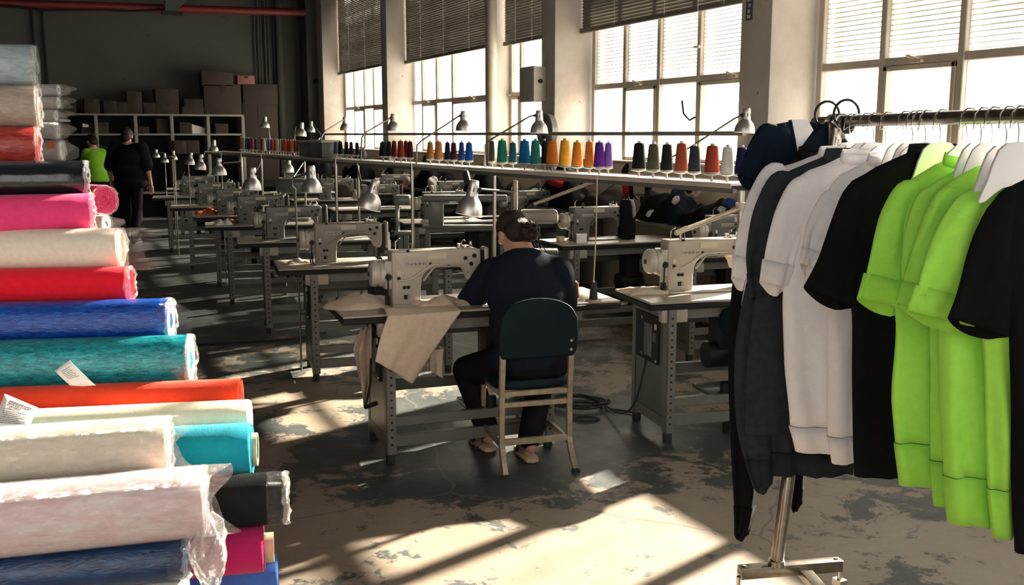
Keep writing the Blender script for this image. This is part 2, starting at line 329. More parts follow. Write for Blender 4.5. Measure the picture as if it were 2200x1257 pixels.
for wi, (nm, y1, y0, _) in enumerate(WINS):
    ys = mull[nm]; wo = bpy.data.objects.new(nm, None); COL.objects.link(wo); wo.location = (XG, (y0 + y1) / 2, SILL); struct(wo)
    wo['label'] = 'tall steel framed window in the right-hand wall'
    def P(name, m_, *b, bevel=0.006):
        oy = wo.location
        q = MB().box(*[b[i] - oy[i % 3] for i in range(6)]).build(name, m_, wo, bevel, 1); return q
    for k, y in enumerate(ys):
        wd = 0.028 if 0 < k < len(ys) - 1 else 0.03
        P('mullion', M_frame, XG - 0.035, y - wd, SILL, XG + 0.035, y + wd, TOP)
    P('transom', M_frame, XG - 0.03, ys[-1], TRAN - 0.03, XG + 0.03, ys[0], TRAN + 0.03)
    P('sill', M_dado, XS - 0.02, ys[-1] - .02, SILL - 0.012, XG + 0.05, ys[0] + .02, SILL + 0.012)
    P('head', M_frame, XG - 0.035, ys[-1], TOP - 0.06, XG + 0.035, ys[0], TOP)
    for k in range(len(ys) - 1):
        a, b = ys[k + 1] + 0.028, ys[k] - 0.028
        GM = M_haze if wi < 3 or (wi == 3 and k < 2) else M_glass
        P('pane', GM, XG - 0.003, a, SILL + 0.01, XG + 0.003, b, TRAN - 0.03, bevel=0)
        GM = M_haze if wi < 3 else M_glass
        P('pane', GM, XG - 0.003, a, TRAN + 0.03, XG + 0.003, b, TOP - 0.06, bevel=0)
        if k % 2 == 1 and nm in ('window_4', 'window_5', 'window_3', 'window_2', 'window_1'):
            q = MB(); t = 0.034; oy = wo.location
            for bb in ((a, SILL + .012, a + t, TRAN - .03), (b - t, SILL + .012, b, TRAN - .03), (a, TRAN - .03 - t, b, TRAN - .03), (a, SILL + .012, b, SILL + .012 + t)):
                q.box(-0.045, bb[0] - oy.y, bb[1] - oy.z, 0.02, bb[2] - oy.y, bb[3] - oy.z)
            q.build('sash', M_frame, wo, 0.004, 1)
            h = MB().box(-0.075, (a + b) / 2 - oy.y - .05, TRAN - oy.z - .02, -0.04, (a + b) / 2 - oy.y + .05, TRAN - oy.z + .0)
            h.cyl((-0.06, (a + b) / 2 - oy.y - .02, TRAN - oy.z), (-0.09, (a + b) / 2 - oy.y + .06, TRAN - oy.z + .03), .009); h.build('handle', M_frame, wo)
# window latch hook on the middle mullion of window_4
y = mull['window_4'][3]
wl = bpy.data.objects['window_4']; MB().tube([(-.05, y - wl.location.y, .43), (-.09, y - wl.location.y + .03, .40), (-.11, y - wl.location.y + .10, .46), (-.11, y - wl.location.y + .13, .58)], .010).build('latch', M_black, wl)
# pale louvres outside the upper panes: each slat of the two nearest windows is its own piece
def louvre(nm, label, zmax, single, tilt=12, wdt=.020):
    ys = mull[nm]; t = thing('louvre_blind', label, 'louvre', (XG + 0.12, (ys[0] + ys[-1]) / 2, TRAN)); L_ = ys[0] - ys[-1]; me = None; z = 0.02; n = 0
    allm = MB(); el = R(tilt)
    while TRAN + z < TOP:
        if single and TRAN + z < zmax:
            if me is None:
                q = MB().loft([[(-wdt, -L_ / 2, 0), (wdt, -L_ / 2, 0), (wdt, -L_ / 2, .006), (-wdt, -L_ / 2, .006)], [(-wdt, L_ / 2, 0), (wdt, L_ / 2, 0), (wdt, L_ / 2, .006), (-wdt, L_ / 2, .006)]])
                o = q.build('slat', M_louvre, t, smooth=0); me = o.data
            else: o = bpy.data.objects.new('slat', me); COL.objects.link(o); o.parent = t
            o.location = (0, 0, z); o.rotation_euler = (0, -el, 0)
        else:
            c, s_ = math.cos(el) * wdt, math.sin(el) * wdt
            allm.loft([[(-c, e, z - s_), (c, e, z + s_), (c, e, z + s_ + .006), (-c, e, z - s_ + .006)] for e in (-L_ / 2, L_ / 2)])
        z += 0.036
    if allm.v: allm.build('upper_slats' if single else 'slat_field', M_louvre, t, smooth=0)['kind'] = 'stuff'
    for yy in ys[:-1]:
        MB().cyl((-.03, (yy - .35) - t.location.y, 0), (-.03, (yy - .35) - t.location.y, TOP - TRAN), .002, n=4).build('cord', M_cord, t)
louvre('window_5', 'pale slatted louvre behind upper panes of the nearest window, above clothes rail', 3.35, True, 17, .022)
louvre('window_4', 'pale slatted louvre behind upper panes of second window, above rust thread cones', 3.1, True)
for nm, lb in (('window_3', 'pale slatted louvre behind upper panes of window left of grey switch box'), ('window_2', 'pale slatted louvre behind upper panes of window right of second pillar'),
               ('window_1', 'pale slatted louvre behind upper panes of the farthest window')): louvre(nm, lb, 0, False)
# dark venetian blinds, lowered part of the way inside the windows
def blind(nm, zb, y0, y1, label):
    X = XG - 0.13; t = thing('venetian_blind', label, 'blind', (X, (y0 + y1) / 2, zb)); L_ = y1 - y0; q = MB(); z = 0.05; el = R(67)
    c, s_ = math.cos(el) * .020, math.sin(el) * .020
    while zb + z < TOP:
        q.loft([[(-c, e, z - s_), (c, e, z + s_), (c, e, z + s_ + .002), (-c, e, z - s_ + .002)] for e in (-L_ / 2, L_ / 2)]); z += 0.033
    q.build('slat_field', M_blind, t, smooth=0)['kind'] = 'stuff'
    bx('bottom_rail', M_blind, t, -.025, -L_ / 2 - .02, 0, .02, L_ / 2 + .02, .05, 0.006)
    bx('head_rail', M_blind, t, -.03, -L_ / 2, TOP - zb - .08, .03, L_ / 2, TOP - zb, 0.006)
    for u in (0.22, 0.5, 0.78): MB().cyl((-.03, -L_ / 2 + u * L_, .02), (-.03, -L_ / 2 + u * L_, TOP - zb), .003, n=5).build('cord', M_cord, t)
    return t
bl = blind('window_4', 2.70, 7.1 * KW, 10.68 * KW, 'dark venetian blind lowered least, above the second window from the right')
MB().cyl((-.04, -.55, -.30), (-.04, -.55, .5), .003, n=5).box(-.05, -.59, -.32, -.03, -.51, -.30).build('pull_cord', M_cord, bl)
blind('window_3', atX(1100, 101, XG).z, 11.08 * KW, 12.9 * KW, 'dark venetian blind right of the narrow drainpipe pillar')
blind('window_2', atX(945, 127, XG).z, 13.3 * KW, 17.12 * KW, 'dark venetian blind left of the narrow drainpipe pillar')
blind('window_1', atX(775, 155, XG).z, 17.5 * KW, 21.6 * KW, 'dark venetian blind lowered lowest, over the farthest window')

# fittings on the walls
def pipe(name, pts, r_, m_, label, cat='pipe', rings=()):
    t = thing(name, label, cat, pts[0]); p0 = Vector(pts[0]); MB().tube([Vector(p) - p0 for p in pts], r_, 12).build('tube', m_, t)
    for z in rings: MB().cyl((0, 0, z - p0.z - .03), (0, 0, z - p0.z + .03), r_ * 1.15).build('coupling', m_, t)
    return t
pipe('drain_pipe', [(5.66 * KW, 12.92 * KW, 0), (5.66 * KW, 12.92 * KW, HC)], 0.065, M_frame, 'plastered drainpipe on the slim pillar between two blinds', rings=(1.9, 2.6, 3.4))
p = atY(604, 200, YB - .15); pipe('drain_pipe', [(p.x, YB - .15, 0), (p.x, YB - .15, HC)], 0.075, M_wall_back, 'pale vertical drainpipe in the far right corner', rings=(1.75, 2.7, 3.6))
for k, px in enumerate((553, 560, 566, 575, 582, 594)):
    p = atY(px, 200, YB - .1); MB_ = pipe('wall_conduit', [(p.x, YB - .06, 1.3), (p.x, YB - .06, HC)], 0.016 + 0.006 * (k % 2), M_wall_back, 'thin grey conduit running up back wall beside corner drainpipe', 'conduit')
    MB_['group'] = 'conduits left of the corner drainpipe'
for k, (px, lb) in enumerate(((73, 'left one of two dark conduit lines on the back wall'), (96, 'right one of two dark conduit lines on the back wall'))):
    p = atY(px, 100, YB - .1); pipe('wall_conduit', [(p.x, YB - .04, 0.5), (p.x, YB - .04, HC)], 0.022, M_dark, lb, 'conduit')
a, b = atY(-30, 6, YB - .6), atY(655, 27, YB - .6); pipe('sprinkler_pipe', [a, b], 0.075, M_red, 'dark red pipe high along the back wall')
a, b, c = atY(-20, 8, YB - .8), atY(200, 21, YB - .8), atY(362, 19, YB - .8)
pipe('hanging_cable', [a, (a + b) / 2 + Vector((0, 0, -.06)), b, (b + c) / 2 + Vector((0, 0, -.03)), c], 0.018, M_black, 'thin black cable sagging below the red pipe', 'cable')
p = atY(368, 12, YB - .9); t = thing('roof_bracket', 'dark steel bracket holding the red pipe', 'bracket', p)
MB().box(-.12, -.1, -.12, .12, .1, 2.0).bar((.1, 0, .0), (.9, 0, .7), .1, .1).build('bracket_arm', mat('bracket_paint', (.05, .065, .06), .6), t); bx('foot_plate', M_dark, t, -.18, -.12, -.16, .18, .12, -.12)
a, b = atX(652, 183, 4.9), atX(684, 174, 5.0); t = thing('wall_rail', 'short black rail beside the farthest pillar', 'rail', a); MB().bar((0, 0, 0), b - a, .1, .06).build('rail_bar', M_black, t); MB().box(-.05, -.05, -.06, .05, .05, .06).build('end_stop', M_black, t)
# grey switch box on the pillar between windows
p = atX(1159, 182, XF - 0.0); t = thing('switch_box', 'grey metal switch box high on pillar between windows', 'switch box', (XF, p.y, p.z))
bx('case', M_frame, t, -.16, -.16, -.19, 0, .18, .19, .008); bx('door', mat('pale_grey_paint', (.55, .52, .46), .5), t, -.155, -.175, -.185, -.005, -.16, .185, .005)
MB().cyl((-.08, -.175, .03), (-.08, -.20, .03), .022).build('knob', M_black, t)
p = atX(1611, 15, XF); t = thing('wall_label', 'narrow dark printed strip high on the near pillar', 'sign', (XF, p.y, p.z))
bx('backing', mat('strip_ink', (.07, .08, .10), .7), t, -.006, -.04, -.10, -.001, .04, .22)
for k in range(7): bx('character', M_mark, t, -.009, -.018 + .006 * (k % 2), -.085 + k * .042, -.006, .02 - .006 * (k % 3), -.06 + k * .042)
p = atX(1184, 285, XF); t = thing('wall_socket', 'grey oval thread unwinder fixed to pillar behind a lamp', 'bracket', (XF, p.y, p.z))
MB().lathe([(.0, 0), (.17, 0), (.19, .02), (.19, .08), (.16, .10), (.0, .10)], (0, 0, .02), (-1, 0, 0), 24).build('housing', M_machg, t)
MB().box(-.11, -.04, -.06, -.10, .04, .12).build('slot', M_dark, t); MB().tube([(-.12, 0, -.05), (-.15, 0, .0), (-.12, 0, .06), (-.13, .02, .1)], .012).build('lever', M_steel, t)
# long thin rail in front of the windows at eye level
a, b = Vector((4.86, 20.0, 1.631)), Vector((4.86, 6.27, 1.631)); t = thing('lamp_rail', 'long thin steel rail running level in front of windows', 'rail', a)
MB().bar((0, 0, 0), b - a, .035, .035).build('rail_bar', mat('rail_paint', (.33, .30, .26), .5), t)
for k, y in enumerate((19.86, 15.73, 9.89, 6.35)): MB().bar((0, y - 20.0, 0), (.15, y - 20.0, 0), .03, .03).build('standoff', M_steel, t)

# shelving on the back wall
YS_ = 20.0
def bpt(px, py): return atY(px, py, YS_)
a, b = bpt(112, 243), bpt(523, 243); zt = a.z; zm = bpt(300, 287).z; t = thing('shelf_rack', 'long pale open shelving along the dark back wall', 'shelving', (a.x, YS_, 0))
Wd = b.x - a.x; zl = 0.55
for z in (zt, zm, zl, .05): bx('shelf', M_shelf, t, 0, 0, z - .035, Wd, .6, z, .004)
for px in (116, 205, 290, 368, 446, 521): x = bpt(px, 243).x - a.x; bx('upright', M_shelf, t, x - .03, -.012, 0, x + .03, .6, zt - .036, .004)
bx('back_board', M_dark, t, 0, .61, 0, Wd, .63, zt)
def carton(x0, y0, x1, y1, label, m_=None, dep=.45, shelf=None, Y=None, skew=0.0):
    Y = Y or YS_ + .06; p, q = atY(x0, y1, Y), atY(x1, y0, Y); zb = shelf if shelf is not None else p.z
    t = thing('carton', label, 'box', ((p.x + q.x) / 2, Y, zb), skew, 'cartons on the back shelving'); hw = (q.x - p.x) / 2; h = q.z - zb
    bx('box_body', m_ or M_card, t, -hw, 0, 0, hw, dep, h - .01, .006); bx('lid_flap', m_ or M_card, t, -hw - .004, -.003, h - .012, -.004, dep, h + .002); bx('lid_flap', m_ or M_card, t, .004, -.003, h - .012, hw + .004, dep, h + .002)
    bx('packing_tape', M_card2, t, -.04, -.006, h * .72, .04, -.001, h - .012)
T_ = zt
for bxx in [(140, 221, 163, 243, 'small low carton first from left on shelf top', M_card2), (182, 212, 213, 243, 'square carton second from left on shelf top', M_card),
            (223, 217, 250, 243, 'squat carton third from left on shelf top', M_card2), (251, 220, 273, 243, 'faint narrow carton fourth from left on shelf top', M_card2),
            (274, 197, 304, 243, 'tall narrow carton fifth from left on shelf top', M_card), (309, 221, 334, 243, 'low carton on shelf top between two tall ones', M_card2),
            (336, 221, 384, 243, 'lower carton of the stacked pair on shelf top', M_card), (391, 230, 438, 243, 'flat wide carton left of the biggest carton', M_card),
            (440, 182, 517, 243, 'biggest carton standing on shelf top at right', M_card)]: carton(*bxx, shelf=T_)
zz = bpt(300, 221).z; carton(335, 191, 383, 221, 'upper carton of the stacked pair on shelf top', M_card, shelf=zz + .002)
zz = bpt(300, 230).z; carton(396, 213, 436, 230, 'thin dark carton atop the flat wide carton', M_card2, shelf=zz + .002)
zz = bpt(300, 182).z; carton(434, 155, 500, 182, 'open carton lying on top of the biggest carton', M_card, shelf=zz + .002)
zf = bpt(560, 224).z
carton(523, 182, 596, 224, 'upper of two huge cartons right of shelving', M_card2, shelf=zf + .002, dep=.6); carton(523, 224, 596, 290, 'lower of two huge cartons right of shelving', M_card2, dep=.6, shelf=.72)
t = thing('stillage', 'dark low stand under the huge cartons right of shelving', 'stand', (bpt(560, 300).x, YS_ + .06, 0)); bx('deck', M_black, t, -.5, -.05, .6, .5, .6, .72)
for sx in (-.42, .42):
    for sy in (.0, .5): bx('leg', M_black, t, sx - .04, sy, 0, sx + .04, sy + .08, .6)
zz = bpt(560, 182).z; carton(511, 163, 547, 182, 'small reddish carton on top of huge cartons', mat('red_card', (.25, .10, .07), .8), shelf=zz + .004, dep=.3)
for bxx in [(127, 263, 151, 286, 'carton topped with papers in first upper bay'), (176, 265, 202, 286, 'carton with white slip in first upper bay'), (211, 263, 233, 286, 'carton in second upper bay from the left'),
            (295, 272, 320, 286, 'low carton in third upper bay'), (337, 255, 362, 286, 'tall carton in third upper bay'), (387, 263, 411, 286, 'carton left of white paper in fourth upper bay'), (464, 266, 490, 286, 'carton in the last upper bay')]:
    carton(*bxx, M_card, .4, zm, YS_ + .1)
for bxx in [(374, 302, 400, 331, 'left carton in fourth lower bay'), (402, 302, 428, 331, 'right carton in fourth lower bay')]: carton(*bxx, M_card, .4, None, YS_ - .25)
def papers(x0, y0, x1, y1, label, z, Y):
    p, q = atY(x0, y1, Y), atY(x1, y0, Y); t = thing('paper_stack', label, 'papers', ((p.x + q.x) / 2, Y, z)); h = max(q.z - z, .05); hw = (q.x - p.x) / 2
    MB().loft([[(-hw, 0, 0), (hw, 0, 0), (hw, .3, 0), (-hw, .3, 0)], [(-hw, 0, h), (hw, 0, h * .6), (hw, .3, h * .6), (-hw, .3, h)]]).build('sheet_pile', M_paper, t); bx('cover_sheet', M_paper, t, -hw * .9, -.004, h * .1, hw * .9, -.001, h * .5)
papers(413, 267, 440, 286, 'white papers leaning in fourth upper bay', zm, YS_ + .1)
papers(128, 256, 151, 263, 'white papers lying on carton in first upper bay', bpt(140, 262.5).z + .01, YS_ + .12)
papers(178, 265, 190, 273, 'white slip stuck on carton front in first upper bay', bpt(180, 273).z, YS_ + .05)

# ------------------------------------------------------------------ sewing tables
ZT = 0.76
def make_table(W, D_, label, loc, rot, box_=False, x0=.2, seed=0, group='grey sewing tables in rows', extra=True):
    t = thing('sewing_table', label, 'table', loc, rot, group); rr = random.Random(seed)
    bx('tabletop', M_lam, t, 0, 0, ZT - .012, W, D_, ZT, .003, 1)
    bx('edge_band', M_black, t, -.004, -.004, ZT - .042, W + .004, D_ + .004, ZT - .0125, .004, 1)
    bx('apron', M_grey, t, x0, .04, ZT - .10, W - .2, D_ - .06, ZT - .043)
    xr = W - .42 if W > 1.4 else W - .1
    for x in (x0, xr):
        for y in (.0, D_ - .08):
            q = MB().box(x, y, .05, x + .05, y + .006, ZT - .043).box(x if x == xr else x, y, .05, x + .006, y + .05, ZT - .043); q.build('leg', M_grey, t)
            bx('foot', M_rubber, t, x + .002, y + .002, 0, x + .042, y + .042, .07, .004)
        q = MB()
        for k in range(16): q.cyl((x + .027, -.0015, .10 + k * .038), (x + .027, .001, .10 + k * .038), .0065, n=8)
        q.build('perforation', M_dark, t)['kind'] = 'stuff'
    # sheet steel end cabinet
    bx('side_panel', M_panel, t, x0 + .002, .052, .13, x0 + .012, D_ - .085, ZT - .044); bx('side_panel', M_panel, t, xr + .03, .06, .13, xr + .04, D_ - .085, .5)
    bx('rail', M_grey, t, x0 + .001, .006, .07, x0 + .02, D_ - .08, .128)
    for (y, z, h) in ((.008, .085, .06), (.02, .185, .05), (D_ - .10, .27, .06), (D_ - .09, .56, .05)): bx('rail', M_grey, t, x0 + .05, y, z, xr, y + .03, z + h, .003, 1)
    bx('bracket', M_lam, t, x0 - .03, .01, ZT - .115, x0 + .12, .06, ZT - .043, .008)
    bx('pedal', M_panel, t, W * .45, .10, .20, W * .45 + .32, .34, .225, .006); 
    for kx, kz, kr in ((.52, .29, .03), (.66, .27, .016), (.75, .26, .02)): MB().cyl((W * kx, .06, .2), (W * kx, .06, kz), kr).build('pedal_knob', M_black, t)
    MB().cyl((W * .5, D_ * .55, .40), (W * .5 + .22, D_ * .55, .40), .075, n=16).box(W * .5 + .05, D_ * .4, .44, W * .5 + .17, D_ * .7, ZT - .1).build('motor', M_black, t, 0.008)
    if box_:
        c = bx('control_box', M_black, t, x0 - .012, .10, .40, x0 + .004, D_ - .1, .66, .004); c.name = 'control_box'
        bx('cover_plate', M_panel, c, x0 - .018, .17, .43, x0 - .011, .27, .61, .002); bx('switch', M_label, c, x0 - .017, .115, .59, x0 - .011, .135, .62); bx('fuse', M_panel, c, x0 - .018, .12, .52, x0 - .011, .155, .57)
        for yy, zz in ((.112, .42), (.3, .63), (.3, .43)): MB().cyl((x0 - .011, yy, zz), (x0 - .018, yy, zz), .010).build('screw', M_steel, c)
    return t
# ------------------------------------------------------------------ sewing machines
def arc(cx, cz, r_, a0, a1, n=6): return [(cx + r_ * math.cos(R(a0 + (a1 - a0) * i / n)), cz + r_ * math.sin(R(a0 + (a1 - a0) * i / n))) for i in range(n + 1)]
def make_machine(label, loc, rot, sc=1.0, m_=None, group='lockstitch machines on the sewing tables', detail=True, knee=False):
    m_ = m_ or M_mach; t = thing('sewing_machine', label, 'sewing machine', loc, rot, group); t.scale = (sc, sc, sc)
    prof = [(0, 0.006), (.150, 0.006), (.150, .09), (.155, .125)] + arc(.215, .125, .06, 180, 100, 5)[1:] + [(.30, .190), (.375, .188), (.40, .150), (.412, .115), (.435, .103), (.462, .115), (.468, .15)] + arc(.440, .255, .028, 0, 90, 4) + arc(.012, .271, .012, 90, 180, 3)
    MB().prism(prof, .02, .13).build('arm', m_, t, .011, 3, 50)
    MB().prism([(.158, .13), (.205, .188), (.23, .20), (.375, .20), (.398, .16), (.392, .155), (.37, .192), (.23, .192), (.21, .18), (.165, .125)], .012, .03).build('arch_lip', m_, t, .004, 2)
    MB().prism([(.03, .14), (.08, .14), (.13, .165), (.2, .212), (.36, .215), (.36, .208), (.21, .203), (.13, .15), (.08, .128), (.03, .13)], .012, .028).build('moulding', m_, t, .003, 2)
    bx('bed', m_, t, .0, -.012, 0, .48, .16, .012, .004)
    q = MB().lathe([(.0, 0), (.040, 0), (.060, .006), (.066, .016), (.067, .03), (.062, .038), (.062, .045), (.067, .05), (.067, .074), (.05, .080), (0, .080)], (-.105, .075, .168), (1, 0, 0), 28); q.build('handwheel', M_wheel, t, 0, smooth=30)
    MB().lathe([(0, 0), (.013, 0), (.013, .012), (0, .012)], (-.110, .075, .168), (1, 0, 0), 12).build('wheel_hub', M_dark, t)
    bx('motor_cover', m_, t, -.035, .025, .09, .005, .13, .235, .008)
    MB().cyl((-.02, .02, .155), (-.02, .008, .155), .017).build('knob', M_black, t)
    MB().tube([(-.02, .016, .14), (-.022, .018, .07), (-.024, .018, .055)], .004, 6).box(-.036, .012, .015, -.026, .03, .06).box(-.022, .012, .01, -.012, .03, .06).build('wind_lever', M_black, t)
    for x, z, r_ in ((.035, .145, .009), (.063, .098, .0095), (.083, .098, .0095), (.20, .213, .0075), (.295, .207, .0065), (.385, .235, .0105), (.432, .246, .012), (.415, .205, .011)):
        MB().lathe([(0, 0), (r_, 0), (r_ * .95, .004), (r_ * .5, .004), (r_ * .45, .002), (0, .002)], (x, .0195, z), (0, -1, 0), 12).build('screw_cap', M_black, t)
    bx('oil_window', M_black, t, .06, .0165, .038, .086, .021, .060); bx('window_latch', m_, t, .078, .0145, .040, .084, .0165, .058)
    bx('label_plate', M_label, t, .185, .0165, .238, .285, .0198, .268)
    c = bx('nameplate', M_plate, t, .075, .0175, .205, .185, .0195, .228)
    for k in range(9): bx('lettering', M_machg, c, .083 + k * .011, .0165, .210, .083 + k * .011 + .004 + .003 * (k % 2), .0175, .222 - .003 * (k % 3 == 1))
    bx('badge', M_label, t, .028, .017, .158, .046, .0195, .182)
    # needle head
    bx('face_cover', m_, t, .49, .03, .10, .515, .115, .285, .012, 3); bx('belt_gap', M_black, t, .468, .035, .07, .489, .11, .27)
    q = MB().cyl((.445, .07, .105), (.445, .07, .03), .005, n=8).cyl((.458, .07, .10), (.458, .07, .04), .007, n=8).box(.435, .055, .018, .47, .09, .03).box(.425, .06, .03, .44, .085, .04).box(.452, .05, .03, .46, .06, .06); q.build('presser_foot', M_black, t)
    # thread guides on top
    q = MB().cyl((.37, .08, .283), (.37, .08, .305), .012, n=10).cyl((.40, .07, .283), (.40, .07, .296), .018, n=10).tube([(.38, .08, .29), (.385, .08, .32), (.395, .08, .325), (.40, .08, .315)], .0025, 6).tube([(.42, .08, .283), (.425, .08, .315), (.432, .08, .30), (.436, .08, .29)], .003, 6).cyl((.415, .09, .283), (.44, .09, .31), .006, n=8)
    q.build('tension_discs', M_chrome, t); bx('thread_plate', M_label, t, .355, .05, .281, .43, .10, .285)
    q = MB().tube([(.03, .06, .282), (.03, .06, .325), (.038, .06, .335), (.05, .05, .345)], .0022, 6).tube([(.10, .07, .282), (.10, .07, .315), (.115, .07, .315), (.118, .07, .282)], .0022, 6); q.build('thread_guide', M_chrome, t)
    if knee: MB().cyl((.002, .08, .283), (.002, .08, .335), .008, n=10).cyl((.002, .08, .335), (.002, .08, .375), .003, n=8).build('spool_pin', M_white, t)
    MB().cyl((.085, .02, .277), (.085, .02, .289), .009, n=10).build('oil_plug', M_black, t)
    return t

A = ZT
def put_table(px, py, rot, W, D_, lab, **k):
    p = atZ(px, py, A); return make_table(W, D_, lab, (p.x, p.y, 0), R(rot), **k), p
# row facing us, nearest first
T1, P1 = put_table(737, 681, -5.5, 1.46, .50, 'nearest grey sewing table, under the cream canvas', box_=True, seed=1)
T2, P2 = put_table(598, 579, -8, 1.2, .50, 'second sewing table of the left row, under the lit upright lamp', box_=True, seed=2)
T3, P3 = put_table(510, 522, -9, 1.2, .50, 'third sewing table of the left row', seed=3)
T4, P4 = put_table(440, 487, -8, 1.15, .5, 'fourth sewing table of the left row, white scraps on it', seed=4)
T5, P5 = put_table(418, 466, -8, 1.15, .5, 'fifth sewing table of the left row, orange scrap on it', seed=5)
T6, P6 = put_table(365, 446, -8, 1.15, .5, 'sixth sewing table of the left row', seed=6)
T7, P7 = put_table(326, 425, -8, 1.15, .5, 'seventh sewing table of left row, beside the walking man', seed=7)
T8, P8 = put_table(356, 407, -8, 1.2, .5, 'farthest sewing table of the left row', seed=8)
RT1, Q1 = put_table(1398, 651, -9, .92, .50, 'sewing table with black control box on its end panel', box_=True, x0=.1, seed=9)
RT2, Q2 = put_table(1209, 527, -4, 1.25, .5, 'dim sewing table behind the seamstress at her right', seed=10, x0=.1)
RT3 = make_table(.92, .45, 'dim sewing table beyond the control-box table, near the wall', (4.0, 5.85, 0), R(-4), seed=11, x0=.1)
MT, QM = put_table(868, 480, -8, 1.3, .5, 'dim sewing table beyond the nearest lamp', seed=12, x0=.1)
def on_table(px, py, rot, lab, sc=1.0, **k):
    p = atZ(px, py, A); return make_machine(lab, (p.x, p.y, A + .0005), R(rot), sc, **k)
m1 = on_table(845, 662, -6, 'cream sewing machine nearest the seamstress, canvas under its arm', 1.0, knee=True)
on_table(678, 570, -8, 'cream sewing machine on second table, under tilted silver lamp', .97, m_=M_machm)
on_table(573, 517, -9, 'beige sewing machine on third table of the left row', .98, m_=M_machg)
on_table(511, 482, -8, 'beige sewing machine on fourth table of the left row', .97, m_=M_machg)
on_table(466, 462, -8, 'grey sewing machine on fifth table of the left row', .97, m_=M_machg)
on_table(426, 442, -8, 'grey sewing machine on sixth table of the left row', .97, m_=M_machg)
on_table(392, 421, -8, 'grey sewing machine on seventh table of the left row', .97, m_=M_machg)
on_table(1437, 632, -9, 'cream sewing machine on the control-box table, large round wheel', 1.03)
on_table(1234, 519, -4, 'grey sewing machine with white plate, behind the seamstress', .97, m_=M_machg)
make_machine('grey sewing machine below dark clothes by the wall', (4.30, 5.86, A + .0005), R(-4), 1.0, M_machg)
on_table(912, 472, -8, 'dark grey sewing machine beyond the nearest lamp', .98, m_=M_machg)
# far rows toward the windows
FAR = []
for k, (x, y) in enumerate(((2.95, 11.3), (2.9, 13.1), (2.85, 15.0), (4.0, 9.4), (4.1, 11.8), (4.1, 14.2))):
    nth = ('first', 'second', 'third')[k % 3]; row = 'middle row behind the thread rack' if k < 3 else 'row nearest the windows'
    make_table(1.1, .5, '%s dim far sewing table of the %s' % (nth, row), (x, y, 0), R(-5), seed=20 + k, x0=.1)
    make_machine('%s dim far sewing machine of the %s' % (nth, row), (x + .38, y + .1, A + .0005), R(-5), .97, M_machg)
# white plate leaning on the machine behind the seamstress, scraps and small things on tables
def small_box(px, py, z, sx, sy, sz, m_, name, label, cat, rot=0):
    p = atZ(px, py, z); t = thing(name, label, cat, (p.x, p.y, z + .001), R(rot)); bx('body', m_, t, -sx / 2, 0, 0, sx / 2, sy, sz, min(sx, sy, sz) * .12); bx('lid', m_, t, -sx / 2 - .001, -.001, sz * .8, sx / 2 + .001, sy + .001, sz * 1.02); return t
small_box(1207, 521, A, .055, .05, .045, M_label, 'small_carton', 'small cream box beside grey machine wheel on dim table', 'box')
small_box(1250, 523, A, .09, .012, .075, M_paper, 'white_card', 'white card propped at foot of grey machine', 'card')
def scrap(px, py, z, sx, sy, h, m_, name, label, cat='fabric', rot=0, seed=0, lumps=3):
    p = atZ(px, py, z); t = MB(); rr = random.Random(seed); n = 22; k_ = 12; ph = [rr.uniform(0, 6) for _ in range(6)]
    rows = []
    def ht(u, v): return max(0.0, (1 - u * u) * (1 - v * v)) ** .45 * h * (.66 + .22 * math.sin(lumps * u * 2 + ph[0]) + .14 * math.sin(lumps * v * 3 + ph[1] + u * 2) + .09 * math.sin(9 * u + 4 * v + ph[3]) + .06 * math.sin(15 * u - 6 * v + ph[4])) + .004
    top = [[((-1 + 2 * i / n), (-1 + 2 * j / k_)) for i in range(n + 1)] for j in range(k_ + 1)]
    vs_ = []; fs = []
    for j in range(k_ + 1):
        for i in range(n + 1):
            u, v = top[j][i]; e = 1 + .12 * math.sin(4 * u + 3 * v + ph[2]); vs_.append((u * sx / 2 * e, v * sy / 2 * e, ht(u, v)))
    for j in range(k_):
        for i in range(n): a = j * (n + 1) + i; fs.append((a, a + 1, a + n + 2, a + n + 1))
    N0 = len(vs_)
    border = [i for i in range(n + 1)] + [j * (n + 1) + n for j in range(1, k_ + 1)] + [k_ * (n + 1) + i for i in range(n - 1, -1, -1)] + [j * (n + 1) for j in range(k_ - 1, 0, -1)]
    low = [N0 + i for i in range(len(border))]; vs_ += [(vs_[b][0], vs_[b][1], 0) for b in border]
    for i in range(len(border)): j = (i + 1) % len(border); fs.append((border[i], low[i], low[j], border[j]))
    fs.append(tuple(low)); t.add(vs_, fs); o = t.build(name, m_, None, smooth=70); o.location = (p.x, p.y, z + .001); o.rotation_euler = (0, 0, R(rot)); return tag(o, label, cat)
M_orange = cloth('orange_cloth', (.62, .16, .04)); M_whitec = cloth('white_cloth', (.74, .70, .68))
scrap(452, 460, A, .30, .16, .07, M_orange, 'fabric_scrap', 'orange fabric scrap on the fifth table', seed=3)
scrap(500, 480, A, .26, .14, .05, M_orange, 'fabric_scrap', 'orange fabric scrap beside the fourth machine', seed=5)
scrap(480, 483, A, .16, .12, .06, M_whitec, 'fabric_scrap', 'white fabric scrap beside the orange one on fourth table', seed=6)
scrap(640, 565, A, .13, .08, .03, M_canvas, 'fabric_scrap', 'small cream scrap on second table edge', seed=8)
scrap(790, 655, A, .42, .26, .055, M_canvas, 'folded_canvas', 'folded cream canvas lying on left end of nearest table', seed=11, rot=4, lumps=2)
scrap(1395, 628, A, .30, .18, .035, M_canvas, 'folded_canvas', 'folded cream cloth left of the big round machine wheel', seed=12, rot=-10, lumps=1)

